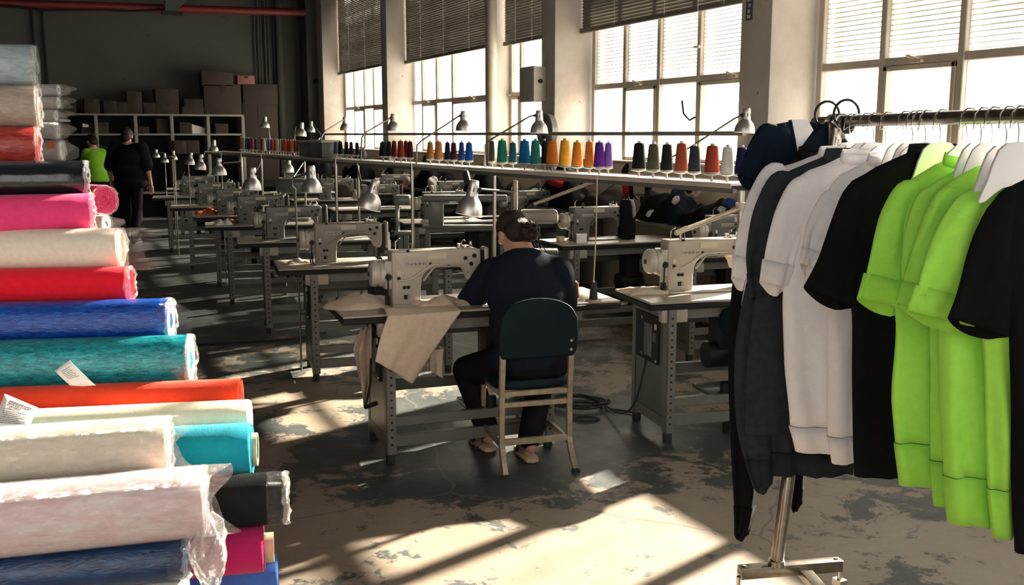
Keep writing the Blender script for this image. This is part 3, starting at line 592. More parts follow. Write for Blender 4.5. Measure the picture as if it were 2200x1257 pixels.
# ------------------------------------------------------------------ cream canvas hanging over the nearest table
def at_plane(px, py, p0, n):
    r, f_ = ray(px, py); o = Vector((0, 0, EYE)); return o + r * ((Vector(p0) - o).dot(n) / r.dot(n))
def frame_of(o): return Matrix.Translation(o.location) @ Euler(o.rotation_euler).to_matrix().to_4x4()
F1 = frame_of(T1); F1i = F1.inverted(); nf = (F1.to_3x3() @ Vector((0, -1, 0)))
def front(px, py, off=-.03): return at_plane(px, py, F1 @ Vector((0, off, 0)), nf)
def drape(corners, top, name, label, m_, folds=.02, off=-.03, n=28, k_=26, ph=0.0):
    A_, B_, C_, D_ = [front(*c, off) for c in corners]; q = MB(); g = []
    if top:
        for r_ in range(6):
            s_ = 1 - r_ / 6; row = []
            for i in range(n + 1):
                u = i / n; e = A_.lerp(B_, u); l = F1i @ e; l.y = l.y + s_ * top * (1 - .35 * abs(u - .4)); l.z = ZT + .008 + .012 * max(0, math.sin(5 * u + 3 * s_)) * (1 if s_ > .2 else 0); row.append(F1 @ l)
            g.append(row)
    for j in range(k_ + 1):
        v = j / k_; row = []
        for i in range(n + 1):
            u = i / n; p = (A_.lerp(B_, u)).lerp(D_.lerp(C_, u), v)
            d = folds * v * (math.sin(7 * u + ph + 1.2 * v) + .5 * math.sin(15 * u + 2 + ph)) - .012 * math.sin(PI * v)
            row.append(p + nf * (d + .012 + (.05 * v * v * (1 - u))))
        g.append(row)
    nv = n + 1; q.add([p for r_ in g for p in r_], [(j * nv + i, j * nv + i + 1, (j + 1) * nv + i + 1, (j + 1) * nv + i) for j in range(len(g) - 1) for i in range(n)])
    o = q.build(name, m_, None, smooth=80, solid=.0025); return tag(o, label, 'fabric')
drape([(832, 679), (990, 667), (884, 823), (798, 768)], .2, 'canvas_sheet', 'cream canvas sheet hanging over front of the nearest table', M_canvas, .022)
drape([(925, 752), (952, 748), (951, 812), (918, 792)], 0, 'canvas_flap', 'small cream canvas flap hanging behind the large sheet', M_canvas, .008, .06, n=8, k_=8)
nl = F1.to_3x3() @ Vector((-1, 0, 0))
q = MB(); g = []; side = [at_plane(px, py, F1 @ Vector((.0, .25, 0)), FW * -1) for px, py in ((800, 690), (778, 705), (760, 748), (786, 868), (802, 800))]
for j in range(15):
    v = j / 14; Lp = Vector(side[1]).lerp(side[2], min(1, v * 2.2)) if v < .45 else Vector(side[2]).lerp(side[3], (v - .45) / .55); Rp = Vector(side[0]).lerp(side[4], min(1, v * 1.4)) if v < .7 else Vector(side[4]).lerp(side[3], (v - .7) / .3 * .9)
    g.append([Lp.lerp(Rp, i / 10) + FW * .03 * math.sin(i * .9 + v * 2) - FW * .05 for i in range(11)])
q.add([p for r_ in g for p in r_], [(j * 11 + i, j * 11 + i + 1, j * 11 + i + 12, j * 11 + i + 11) for j in range(14) for i in range(10)])
tag(q.build('canvas_strip', M_canvas, None, smooth=80, solid=.003), 'narrow cream canvas strip hanging behind the table corner', 'fabric')
scrap(948, 656, A, .30, .14, .05, M_canvas, 'folded_canvas', 'rumpled cream canvas under the arm of nearest machine', seed=21, rot=-6, lumps=3)
# black knee lever hanging from table corner
a, b = front(797, 770, .1), front(786, 875, .1); t = thing('knee_lever', 'thin black lever hanging beside the canvas at table corner', 'lever', b)
MB().tube([a - b, (a - b) * .5 + Vector((.01, 0, 0)), (0, 0, 0)], .006).build('rod', M_black, t); MB().cap((0, 0, 0), RT * .05 + UP * .02, .010, .012).build('grip', M_black, t)

# ------------------------------------------------------------------ blue chair
def make_chair(loc, rot, label):
    t = thing('workshop_chair', label, 'chair', loc, rot)
    pr = [(-.178, .565), (.178, .565), (.193, .60), (.196, .68), (.188, .76)] + [(.178 * math.cos(R(a)), .76 + .095 * math.sin(R(a)) ** .8) for a in range(15, 170, 12)] + [(-.188, .76), (-.196, .68), (-.193, .60)]
    m = MB(); n = len(pr); m.prism(pr, .045, .075); o = m.build('backrest', M_vinyl, t, .010, 3)
    for v in o.data.vertices: v.co.y += 1.1 * v.co.x ** 2 * -1 + .02 - (v.co.z - .70) * .12
    for x in (-.165, .165):
        for z in (.60, .645): MB().lathe([(0, 0), (.009, 0), (.007, .005), (0, .006)], (x * (1 if z < .62 else 1.0), .048 - (z - .70) * .12 - .012, z), (0, -1, 0), 10).build('screw', M_steel, t)
    sp = [(.2 * math.copysign(abs(math.cos(R(a))) ** .45, math.cos(R(a))), .29 + .195 * math.copysign(abs(math.sin(R(a))) ** .45, math.sin(R(a)))) for a in range(0, 360, 12)]
    MB().loft([[(x * s_, .29 + (y - .29) * s_, z) for x, y in sp] for s_, z in ((.93, .40), (1, .41), (1, .43), (.95, .445), (.6, .437), (.2, .433))]).build('seat', M_vinyl, t, smooth=60)
    for x in (-.172, .172):
        q = MB().bar((x, .085, .135), (x, .085, .38), .028, .022, (0, 1, 0)).bar((x, .085, .38), (x, .06, .63), .028, .022, (0, 1, 0)); q.build('rear_post', M_chairf, t, .003, 1)
        q = MB(); c = [(x, .09, .16), (x, .075, .12), (x * 1.02, .04, .06), (x * 1.04, .0, 0.012)]
        for i in range(3): q.bar(c[i], c[i + 1], .028, .024, (0, .6, .4))
        q.build('leg', M_chairf, t, .002, 1); bx('foot', M_rubber, t, x * 1.04 - .017, -.016, 0, x * 1.04 + .017, .016, .014)
        q = MB().bar((x, .45, .12), (x, .43, .405), .026, .022, (0, 1, 0)).bar((x, .45, .13), (x * 1.15, .49, .01), .026, .022, (0, 1, 0)); q.build('leg', M_chairf, t, .002, 1); bx('foot', M_rubber, t, x * 1.15 - .016, .475, 0, x * 1.15 + .016, .505, .014)
        q = MB().bar((x, .085, .135), (x, .45, .135), .022, .026).build('stretcher', M_chairf, t, .002, 1)
        MB().bar((x, .085, .39), (x, .45, .39), .022, .026).build('seat_rail', M_chairf, t, .002, 1)
    for y, z in ((.085, .15), (.45, .14)): MB().bar((-.172, y, z), (.172, y, z), .018, .032).build('stretcher', M_chairf, t, .002, 1)
    for y, z in ((.085, .39), (.45, .39), (.088, .335)): MB().bar((-.172, y, z), (.172, y, z), .018, .026).build('seat_rail', M_chairf, t, .002, 1)
    return t
ch = make_chair((2.058, 4.122, 0), R(-8.8), 'blue padded chair with worn metal frame under the seamstress')
pc = atD(1604, 697, 5.12); V_ = FW * .8 + RT * .6; rot_ = math.atan2(-V_.x, V_.y); t = thing('swivel_chair', 'second blue chair, only its rounded back showing beside hanging shirts', 'chair', (pc.x + V_.x * .24, pc.y + V_.y * .24, 0), rot_)
q = MB().prism([(.165 * math.copysign(abs(math.cos(R(a))) ** .7, math.cos(R(a))), .088 * math.copysign(abs(math.sin(R(a))) ** .7, math.sin(R(a)))) for a in range(0, 360, 15)], -.02, .02); q.v = [Vector((v.x, v.y - .24 - v.x ** 2 * -1.0, v.z + pc.z)) for v in q.v]; q.build('backrest', M_vinyl, t, .012, 3)
MB().bar((0, -.20, .42), (0, -.215, pc.z), .05, .012, (0, 1, 0)).build('back_spine', M_black, t)
MB().lathe([(0, .40), (.15, .40), (.17, .415), (.17, .435), (.15, .45), (0, .452)], n=28).build('seat', M_vinyl, t, smooth=50)
MB().cyl((0, 0, .06), (0, 0, .40), .025).build('column', M_steel, t)
for k in range(5): MB().bar((0, 0, .07), (.2 * math.cos(k * 1.2566), .2 * math.sin(k * 1.2566), .05), .04, .025).cyl((.19 * math.cos(k * 1.2566), .19 * math.sin(k * 1.2566), .045), (.19 * math.cos(k * 1.2566), .19 * math.sin(k * 1.2566), 0), .02).build('base_leg', M_black, t)

# ------------------------------------------------------------------ people
def remeshed(mb, name, m_, parent, vox, sm=4):
    o = mb.build(name, m_, None, smooth=0)
    md = o.modifiers.new('r', 'REMESH'); md.mode = 'VOXEL'; md.voxel_size = vox
    if sm: ms = o.modifiers.new('s', 'SMOOTH'); ms.iterations = sm; ms.factor = 0.5
    dg = bpy.context.evaluated_depsgraph_get(); me = bpy.data.meshes.new_from_object(o.evaluated_get(dg)); o.modifiers.clear(); old = o.data; o.data = me; bpy.data.meshes.remove(old); me.name = name
    me.materials.clear(); me.materials.append(m_)
    for p in me.polygons: p.use_smooth = True
    o.parent = parent; return o
def hand(mb, wrist, palm_dir, side_dir, curl, s=1.0):
    d = palm_dir.normalized(); sd_ = (side_dir - d * side_dir.dot(d)).normalized(); dn = d.cross(sd_)
    mb.ell(wrist + d * .045 * s, (.040 * s, .040 * s, .018 * s), rot=Matrix((sd_, d, dn)).transposed().to_quaternion().to_euler().to_quaternion())
    for k, L_ in enumerate((.066, .075, .070, .054)):
        b = wrist + d * .078 * s + sd_ * (.029 - .0195 * k) * s; a = b + (d * .6 * L_ - dn * curl * L_ * .3) * s; e = a + (d * .3 * L_ - dn * curl * L_ * .55) * s
        mb.cap(b - d * .02 * s, a, .0095 * s, .0085 * s, 8); mb.cap(a, e, .0085 * s, .0075 * s, 8)
    b = wrist + d * .02 * s + sd_ * .036 * s; a = b + (d * .03 + sd_ * .028) * s; mb.cap(b, a, .012 * s, .010 * s, 8); mb.cap(a, a + (d * .03 - dn * .01) * s, .010 * s, .008 * s, 8)
def human(root, J, top_m, leg_m, hairstyle, build=1.0, vox=.009, baggy=.0, sleeve=1.0, hem=None):
    B = build; b = MB(); X = J['x']; Y = J['y']; rotq = J['rot']; hq = J['hrot']; H_ = J['head']
    hm = hq.to_matrix(); off = lambda x, y, z: H_ + hm @ Vector((x, y, z))
    b.ell(off(0, -.008, .025), (.076, .094, .095), 18, 14, hq); b.ell(off(0, .025, -.055), (.056, .066, .062), 14, 10, hq)
    b.cap(off(0, .088, .01), off(0, .105, -.018), .008, .013, 8)                                  # nose
    for s_ in (-1, 1):
        b.ell(off(s_ * .077, -.005, -.012), (.012, .022, .034), 10, 8, hq); b.ell(off(s_ * .03, .078, .028), (.022, .012, .010), 8, 6, hq)
    b.ell(off(0, .088, -.052), (.022, .010, .006), 8, 6, hq); b.ell(off(0, .085, -.062), (.020, .010, .007), 8, 6, hq)
    b.cap(J['neck'], H_ + hm @ Vector((0, -.02, -.05)), .056 * B, .052 * B, 14)
    pel = (J['hipL'] + J['hipR']) / 2
    b.ell(J['chest'], (.165 * B, .105 * B, .19), 16, 12, rotq); b.ell((J['chest'] + pel) / 2, (.135 * B, .095 * B, .16), 16, 12, rotq); b.ell(pel, (.16 * B, .115 * B, .12), 16, 12, rotq)
    for S in 'LR':
        b.cap(J['sh' + S], J['el' + S], .050 * B, .040 * B); b.cap(J['el' + S], J['wr' + S], .040 * B, .027 * B); b.cap(J['neck'], J['sh' + S], .05 * B, .052 * B)
        b.cap(J['hip' + S], J['kn' + S], .085 * B, .058 * B); b.cap(J['kn' + S], J['an' + S], .056 * B, .036 * B)
        hand(b, J['wr' + S], J['hd' + S], X * (1 if S == 'L' else -1) , .7)
        a = J['an' + S]; td = J['toe' + S]; b.cap(a + Vector((0, 0, -.03)) - td * .03, a + td * .10 + Vector((0, 0, -.05)), .032, .024, 10); b.cap(a + td * .08 + Vector((0, 0, -.052)), a + td * .16 + Vector((0, 0, -.058)), .028, .018, 10)
    remeshed(b, 'body', M_skin, root, vox * .75, 2)
    for s_ in (-1, 1):
        MB().ell(off(s_ * .03, .084, .022), (.013, .008, .009), 10, 8, hq).build('eye', M_paper, root, smooth=60); MB().ell(off(s_ * .03, .0915, .022), (.005, .003, .005), 8, 6, hq).build('pupil', M_dark, root, smooth=60)
    MB().ell(off(0, .093, -.056), (.020, .006, .007), 10, 8, hq).build('lips', mat('lips', (.42, .16, .13), .5), root, smooth=60)
    g = .012 + baggy; tq = MB()
    tq.ell(J['chest'], (.178 * B + g, .118 * B + g, .205), 18, 14, rotq); tq.ell((J['chest'] + pel) / 2, (.155 * B + g * 1.3, .112 * B + g, .20), 18, 14, rotq)
    if 'back' in J: tq.ell(J['back'], (.15 * B + g, .10 * B + g, .12), 16, 12, rotq)
    he = hem if hem is not None else pel + Vector((0, 0, .03)); tq.ell(he, (.165 * B + g * 1.5, .125 * B + g, .11), 18, 12, rotq)
    for S in 'LR':
        tq.cap(J['neck'] - UP * .035, J['sh' + S], .058 * B, .064 * B + g * .5, 14); e = J['sh' + S].lerp(J['el' + S], min(1, sleeve)); tq.cap(J['sh' + S], e, .064 * B + g * .6, .054 * B + g * .6, 14)
        if sleeve > 1: tq.cap(J['el' + S], J['el' + S].lerp(J['wr' + S], sleeve - 1), .054 * B + g * .6, .038 * B + g * .3, 14)
    remeshed(tq, 'sweater' if sleeve > 1 else 'shirt', top_m, root, vox, 5)
    lq = MB(); lq.ell(pel, (.172 * B, .128 * B, .13), 18, 12, rotq)
    for S in 'LR': lq.cap(J['hip' + S], J['kn' + S], .097 * B, .070 * B, 14); lq.cap(J['kn' + S], J['an' + S] + Vector((0, 0, .01)), .070 * B, .056 * B, 14)
    remeshed(lq, 'trousers', leg_m, root, vox, 4)
    hr = MB(); hr.ell(off(0, -.02, .040), (.086, .098, .095), 20, 14, hq)
    hr.ell(off(0, -.058, -.018), (.078, .064, .085), 16, 12, hq)
    if hairstyle == 'bun':
        hr.ell(off(.016, -.115, -.078), (.054, .046, .054), 14, 10, hq); hr.cap(off(0, -.08, .0), off(.014, -.108, -.065), .036, .036, 10)
    remeshed(hr, 'hair', M_hair, root, .006, 3)
    if hairstyle == 'bun':
        q = MB()
        for k in range(16):
            a = off(.05 + .004 * (k % 5), -.07 + .006 * (k % 4), .0 - .004 * k); q.tube([a, a + X * (.02 + .002 * k) - UP * .04 + Y * .01, a + X * (.03 + .0035 * k) - UP * (.075 + .004 * (k % 6))], [.004, .003, .001], 5)
        q.build('loose_strands', M_hair, root, smooth=60)['kind'] = 'stuff'
        q = MB()
        for k in range(9): a = R(40 * k); q.tube([off(.016 + .054 * math.cos(a), -.118, -.078 + .054 * math.sin(a)), off(.016 + .036 * math.cos(a + .9), -.156, -.078 + .036 * math.sin(a + .9)), off(.016 + .012 * math.cos(a + 1.6), -.164, -.078 + .012 * math.sin(a + 1.6))], .007, 6)
        q.build('bun_coil', M_hair, root, smooth=60)
    for S in 'LR':
        a = J['an' + S]; td = J['toe' + S]; q = MB(); up = Vector((0, 0, 1)); sdv = td.cross(up).normalized()
        c = a + Vector((0, 0, -(a.z - .0))) if J.get('flat', True) else a - UP * .085
        c = Vector((a.x, a.y, 0)) if J.get('flat', True) else a - UP * .09
        ol = [(-.065, .0), (-.05, .032), (.03, .036), (.11, .045), (.17, .036), (.195, .0)]; ol = ol + [(x, -y) for x, y in ol[-2:0:-1]]
        q.loft([[c + td * x + sdv * y + up * z for x, y in ol] for z in (.002, .024)]); o = q.build('shoe_sole' if hairstyle == 'bun' else 'shoe', M_tube if hairstyle == 'bun' else M_black, root, .004, 2)
        if hairstyle != 'bun':
            MB().cap(a - UP * .03 - td * .02, Vector((a.x, a.y, .045)) + td * .13, .046, .034, 12).build('shoe_upper', M_black, root, smooth=60)
        else:
            MB().tube([c + td * .09 + sdv * .045 + up * .02, c + td * .09 + sdv * .03 + up * .065, c + td * .09 - sdv * .03 + up * .065, c + td * .09 - sdv * .045 + up * .02], .010, 8).build('sandal_strap', M_black, root, smooth=60)
# the seamstress, seen from behind, bent over her machine
root = thing('person', 'person with hair in low bun and navy sweater, bent over sewing machine', 'person', (2.09, 4.42, 0))
Rz = Euler((0, 0, R(-8.8))); X_ = Rz.to_matrix() @ Vector((1, 0, 0)); Y_ = Rz.to_matrix() @ Vector((0, 1, 0))
o0 = root.location
J = dict(x=X_, y=Y_, rot=Euler((R(-12), 0, R(-8.8))).to_quaternion(), hrot=Euler((R(-46), R(4), R(4))).to_quaternion(), flat=True)
K = dict(head=(1103, 506, 5.12), neck=(1126, 548, 5.03), chest=(1128, 618, 4.96), back=(1128, 585, 4.99), shL=(1056, 588, 5.0), shR=(1199, 584, 4.98), elL=(1007, 652, 5.10), elR=(1212, 650, 5.10),
         wrL=(1040, 648, 5.34), wrR=(1120, 648, 5.36), hipL=(1092, 782, 4.86), hipR=(1178, 778, 4.85), knL=(1003, 795, 5.08), knR=(1168, 792, 5.20), anL=(1046, 925, 5.00), anR=(1138, 945, 4.83))
for k, v in K.items(): J[k] = atD(*v) - o0
J['hdL'] = Y_ * .8 + X_ * .5; J['hdR'] = Y_ * .8 - X_ * .5; J['toeL'] = (Y_ - X_ * .15).normalized(); J['toeR'] = Y_
human(root, J, M_navy, M_blackc, 'bun', 1.1, .009, .008, 1.9)
q = MB(); nk = J['neck'] - UP * .012 + Y_ * .0; q.tube([nk + X_ * .066 * math.cos(a) + Y_ * .058 * math.sin(a) + UP * (.016 - .03 * max(0, math.sin(a))) for a in [2 * PI * i / 24 for i in range(25)]], .008, 8); q.build('neckband', M_navy, root, smooth=60)
# man walking away down the aisle
g = atZ(288, 520, 0); root = thing('person', 'person in black clothes and cap walking away along the aisle', 'person', g)
J = dict(x=RT, y=FW, rot=Euler((0, 0, -YAW)).to_quaternion(), hrot=Euler((R(-14), 0, -YAW)).to_quaternion())
def loc(x, y, z): return RT * x + FW * y + UP * z
for k, v in dict(head=(-.03, .05, 1.60), neck=(-.01, .01, 1.47), chest=(0, 0, 1.27), shL=(-.20, 0, 1.41), shR=(.20, 0, 1.41), elL=(-.30, -.02, 1.12), elR=(.28, -.02, 1.12), wrL=(-.31, .08, .90), wrR=(.27, .10, .87),
                 hipL=(-.10, 0, .90), hipR=(.10, 0, .90), knL=(-.10, .10, .49), knR=(.08, -.02, .48), anL=(-.09, .12, .08), anR=(.10, -.22, .09), hdL=(0, .2, -1), hdR=(0, .2, -1), toeL=(0, 1, 0), toeR=(.1, 1, 0)).items(): J[k] = loc(*v)
human(root, J, M_blackc, M_blackc, 'short', 1.06, .012, .05, .85, hem=loc(0, 0, .90))
# worker in lime shirt at the far left
g = atZ(214, 487, 0); root = thing('person', 'distant person in lime green shirt bent over a far table', 'person', g)
J = dict(x=RT, y=FW, rot=Euler((R(-16), 0, -YAW + R(50))).to_quaternion(), hrot=Euler((R(-30), 0, -YAW + R(60))).to_quaternion())
for k, v in dict(head=(-.10, .12, 1.50), neck=(-.05, .07, 1.38), chest=(-.0, .02, 1.17), shL=(-.14, -.03, 1.31), shR=(.06, .16, 1.31), elL=(-.22, .02, 1.06), elR=(-.05, .26, 1.06), wrL=(-.36, .16, 1.0), wrR=(-.25, .34, 1.0),
                 hipL=(.0, -.07, .82), hipR=(.08, .07, .82), knL=(.02, -.06, .45), knR=(.12, .08, .45), anL=(.02, -.06, .08), anR=(.14, .1, .08), hdL=(-1, .5, -.2), hdR=(-1, .5, -.2), toeL=(-.7, .7, 0), toeR=(-.7, .7, 0)).items(): J[k] = loc(*v)
human(root, J, cloth('lime_shirt', (.22, .52, .03)), M_blackc, 'short', .95, .014, .02, .7)

# ------------------------------------------------------------------ thread rack with cones
ZR = 1.405
RA, RB = Vector((2.87, 3.69, ZR)), Vector((2.08, 14.2, ZR)); RD = (RB - RA).normalized(); RN = Vector((RD.y, -RD.x, 0))     # RN points to the windows
def rack_at(px, off=0.0):
    r, _ = ray(px, 380); a = RA + RN * off; k = (a.x * r.y - a.y * r.x) / (r.x * RD.y - r.y * RD.x); p = a + RD * k
    return Vector((p.x, p.y, ZR))
t = thing('thread_rack', 'long steel rack running over the tables, carrying rows of thread cones', 'rack', (RA.x, RA.y, 0)); r0 = Vector((RA.x, RA.y, 0))
a, b = RA - RD * .05 - r0, RB - r0
MB().bar(a + UP * -.006, b + UP * -.006, .24, .006).build('tray', mat('rack_tray', (.70, .68, .63), .4, .2), t)
for off in (-.122, .122): MB().bar(a + RN * off - UP * .010, b + RN * off - UP * .010, .010, .022).build('tray_rail', M_frame, t, .003, 1)
for off in (-.10, .10): MB().bar(a + RN * off - UP * .034, b + RN * off - UP * .034, .022, .02).build('rail', M_panel, t)
for px in (520, 563, 722, 885):
    p = rack_at(px, -.13) - r0; MB().cyl((p.x, p.y, 0), (p.x, p.y, ZR + .0), .013, n=10).build('post', M_chrome, t); MB().cyl((p.x, p.y, 0), (p.x, p.y, .012), .05, n=16).build('base_plate', M_panel, t)
for px in (655, 770, 1062):
    p = rack_at(px, .13) - r0; MB().cyl((p.x, p.y, 0), (p.x, p.y, ZR), .012, n=10).build('post', M_steel, t); MB().cyl((p.x, p.y, 0), (p.x, p.y, .012), .05, n=16).build('base_plate', M_panel, t)
CONE = {}
def cone_mesh(col):
    key = col
    if key in CONE: return CONE[key]
    m_ = mat('yarn_%d' % len(CONE), col, .85, 0, .14, 60, .5, 240, stretch=(.2, .2, 3), spec=.08)
    y = MB().lathe([(.0, 0), (.040, 0), (.042, .004), (.0375, .07), (.0315, .132), (.0285, .144), (.024, .1475), (0, .148)], n=24).build('yarn', m_, None, smooth=50)
    tp = MB().lathe([(.0125, .146), (.012, .158), (.010, .160), (0, .160)], n=14).build('cone_tip', M_cone, None)
    bs = MB().lathe([(0, -.004), (.030, -.004), (.043, -.001), (.043, .001), (0, .001)], n=20).build('cone_base', M_white, None)
    CONE[key] = (y.data, tp.data, bs.data); COL.objects.unlink(y); COL.objects.unlink(tp); COL.objects.unlink(bs)
    for o in (y, tp, bs): bpy.data.objects.remove(o)
    return CONE[key]
def thread_cone(loc, hgt, wd, col, label, tip=None, group='thread cones standing along the rack', rot=0):
    y, tp, bs = cone_mesh(col); t = thing('thread_cone', label, 'thread cone', loc, rot, group)
    for nm, me in (('yarn', y), ('cone_tip', tp), ('cone_base', bs)):
        o = bpy.data.objects.new(nm, me); COL.objects.link(o); o.parent = t; o.scale = (wd / .084, wd / .084, hgt / .16)
        if nm == 'cone_tip' and tip: o.material_slots[0].link = 'OBJECT'; o.material_slots[0].material = tip
    return t
TIP_G = mat('green_tip', (.20, .50, .12), .5); TIP_L = mat('lilac_tip', (.36, .30, .52), .5); TIP_B = mat('blue_tip', (.10, .16, .36), .5); TIP_W = mat('white_tip', (.6, .6, .58), .5)
BK, DG, NV = (.012, .013, .014), (.045, .045, .038), (.012, .018, .055)
CN = [ # px, width px, top, bottom, colour, row offset, tip, label
 (1372, 30, 308, 368, BK, 0, TIP_W, 'black thread cone, first of the long run right of the purple cones'), (1403, 29, 310, 369, (.085, .08, .06), 0, TIP_W, 'olive grey thread cone between two black ones on the rack'),
 (1432, 27, 311, 371, (.016, .017, .016), 0, TIP_W, 'black thread cone left of the rust orange cone'), (1463, 29, 308, 372, (.33, .075, .035), 0, None, 'rust orange thread cone on the near end of the rack'),
 (1491, 28, 314, 373, (.035, .042, .05), 0, TIP_W, 'slate grey thread cone right of the rust orange cone'), (1529, 33, 311, 373, (.27, .045, .025), 0, TIP_G, 'brick red thread cone with green tip on near rack'),
 (1562, 29, 319, 380, (.66, .62, .58), 0, TIP_L, 'off white thread cone with lilac tip near the clothes'), (1592, 28, 318, 379, NV, 0, TIP_L, 'dark navy thread cone beside the off white one'), (1611, 22, 324, 376, (.03, .08, .11), .07, None, 'dark teal thread cone half hidden by navy shirt'),
 (1057, 13, 309, 355, (.05, .05, .045), .06, None, 'dark grey slim thread cone left of the green cone'), (1079, 23, 306, 356, (.02, .20, .145), 0, TIP_G, 'emerald green thread cone, first on the middle tray'),
 (1102, 18, 311, 356, (.018, .10, .12), .05, TIP_W, 'dark teal thread cone left of bright blue cone'), (1127, 26, 306, 358, (.015, .14, .38), 0, TIP_B, 'bright blue fat thread cone on the middle tray'),
 (1150, 24, 305, 359, (.03, .19, .16), 0, TIP_G, 'sea green thread cone right of bright blue cone'), (1170, 15, 306, 359, BK, .06, TIP_W, 'black thread cone squeezed behind orange cone'),
 (1186, 26, 306, 361, (.62, .17, .02), 0, TIP_B, 'orange thread cone with blue tip on the middle tray'), (1213, 26, 304, 361, (.62, .33, .045), 0, TIP_G, 'golden yellow thread cone with green tip'),
 (1240, 25, 308, 363, (.60, .20, .03), 0, TIP_G, 'soft orange thread cone right of the yellow cone'), (1266, 22, 307, 364, (.66, .19, .03), 0, None, 'bright orange thread cone left of dark purple cone'),
 (1287, 25, 308, 365, (.09, .02, .22), 0, None, 'dark purple thread cone with a strand rising from it'), (1306, 20, 311, 366, (.16, .08, .34), .06, TIP_W, 'violet thread cone behind the dark purple one'),
 (925, 16, 306, 344, (.36, .15, .04), 0, None, 'caramel thread cone, left one of a pair'), (943, 19, 306, 346, (.42, .18, .06), 0, None, 'caramel thread cone, right one of a pair'), (962, 14, 307, 346, NV, 0, TIP_B, 'navy thread cone right of the caramel pair'),
 (975, 15, 308, 347, (.05, .012, .016), 0, None, 'plum black thread cone between navy and blue cones'), (992, 14, 307, 348, (.02, .05, .20), 0, TIP_B, 'medium blue thread cone, left one of a blue pair'), (1008, 18, 307, 348, (.012, .07, .30), 0, TIP_B, 'vivid blue thread cone, right one of a blue pair'),
 (824, 17, 305, 338, BK, 0, None, 'black thread cone left of two dark reds'), (837, 12, 305, 339, (.014, .014, .016), .05, None, 'black thread cone tight against the dark red one'), (848, 13, 304, 340, (.15, .015, .012), 0, None, 'dark red thread cone on the farther tray'),
 (862, 16, 304, 341, (.20, .035, .018), 0, None, 'red brown thread cone on the farther tray'), (873, 10, 305, 342, (.06, .012, .012), .05, None, 'maroon thread cone behind the last dark one'), (882, 14, 305, 342, (.05, .014, .016), 0, TIP_W, 'blackish maroon thread cone beside the tall post'),
 (723, 10, 306, 333, (.05, .07, .13), .04, None, 'dull blue thread cone, first of the far dark set'), (733, 11, 304, 333, BK, 0, None, 'black thread cone, second of the far dark set'), (746, 10, 305, 334, BK, 0, None, 'black thread cone, third of the far dark set'),
 (756, 10, 305, 334, (.05, .015, .015), 0, None, 'brown black thread cone, fourth of the far dark set'), (769, 9, 306, 334, (.012, .014, .02), 0, None, 'black thread cone, last of the far dark set')]
SAUC = []
def place_cone(px, wp, y0, y1, col, off, tip, lab):
    p = rack_at(px, off - .03); dd = p.dot(FW); c = dd * math.cos(PIT) + (EYE - ZR) * math.sin(PIT); zb = atD(px, y1, dd).z; zt_ = atD(px, y0, dd).z
    zb = ZR + .036; h = (y1 - y0) * c / FOC / 1.0; w_ = wp * c / FOC
    thread_cone((p.x, p.y, zb + .004), h, w_, col, lab, tip, rot=rnd.uniform(0, 6))
    q = p - r0; SAUC.append((q.x, q.y, max(w_, .05)))
for c_ in CN: place_cone(*c_)
FAR_ = [(521, (.22, .08, .06), 'pinkish brown'), (527, (.35, .34, .32), 'pale grey'), (533, (.03, .08, .09), 'dark teal'), (538, (.03, .04, .05), 'slate'), (545, (.30, .03, .09), 'magenta'), (553, (.05, .05, .06), 'charcoal'),
 (566, (.28, .02, .06), 'crimson'), (570, (.55, .48, .38), 'cream'), (575, (.28, .20, .13), 'tan'), (580, (.05, .20, .35), 'sky blue'), (587, (.45, .025, .015), 'bright red'), (594, (.22, .14, .08), 'brown'), (599, (.48, .42, .33), 'ecru'), (605, (.42, .37, .28), 'sand'),
 (610, (.20, .08, .045), 'dark brown'), (616, (.48, .09, .05), 'coral'), (622, (.50, .035, .015), 'scarlet'), (627, (.30, .10, .05), 'rust'), (632, (.36, .13, .05), 'copper'), (637, (.18, .05, .03), 'mahogany'), (643, (.20, .07, .05), 'chestnut'), (651, (.42, .31, .20), 'beige')]
for px, col, nm in FAR_: place_cone(px, 8.5, 302, 328, col, .02 * (px % 3), None, '%s slim thread cone in the crowded far set' % nm)
for x, y, w_ in SAUC:
    MB().lathe([(0, 0), (.006, 0), (.006, .024), (w_ * .5, .031), (w_ * .58, .034), (w_ * .5, .035), (0, .035)], (x, y, ZR), n=18).build('saucer', M_lam, t)
# grey boxes on the far tray
for px, w_, lb in ((676, .26, 'pale grey box on the far tray, right of beige cones'), (700, .22, 'grey box on the far tray, left of dark cones')):
    p = rack_at(px); b_ = thing('parts_box', lb, 'box', p, math.atan2(RD.y, RD.x)); bx('body', M_machg, b_, -w_ * .8, -.09, .002, w_ * .8, .09, .14, .005); bx('lid', M_frame, b_, -w_ * .8 - .006, -.096, .141, w_ * .8 + .006, .096, .165, .004)
# two spools beside the seamstress, one with its thread rising to the rack
def spool(px, py, col, wp, hp, lab, th=False):
    p = atZ(px, py, A); c = p.dot(FW) + .2; k = c / FOC; b_ = thread_cone((p.x, p.y, A + .008), hp * k, wp * k, col, lab, None, None)
    bx_ = MB().lathe([(0, -.008), (wp * k * .95, -.008), (wp * k * .95, -.001), (0, -.001)], n=24).build('wooden_stand', M_tube, b_)
    if th:
        q = atD(1283, 381, p.dot(FW) + .02); MB().tube([(0, 0, hp * k), (q - p) * .5 + Vector((.004, 0, .03)), q - p], .0035, 6).build('thread', M_canvas, b_)
spool(1236, 643, (.22, .085, .05), 17, 36, 'brown thread spool on wooden stand beside the seamstress'); spool(1275, 647, (.06, .055, .055), 18, 40, 'dark grey thread spool with thread rising to the rack', True)

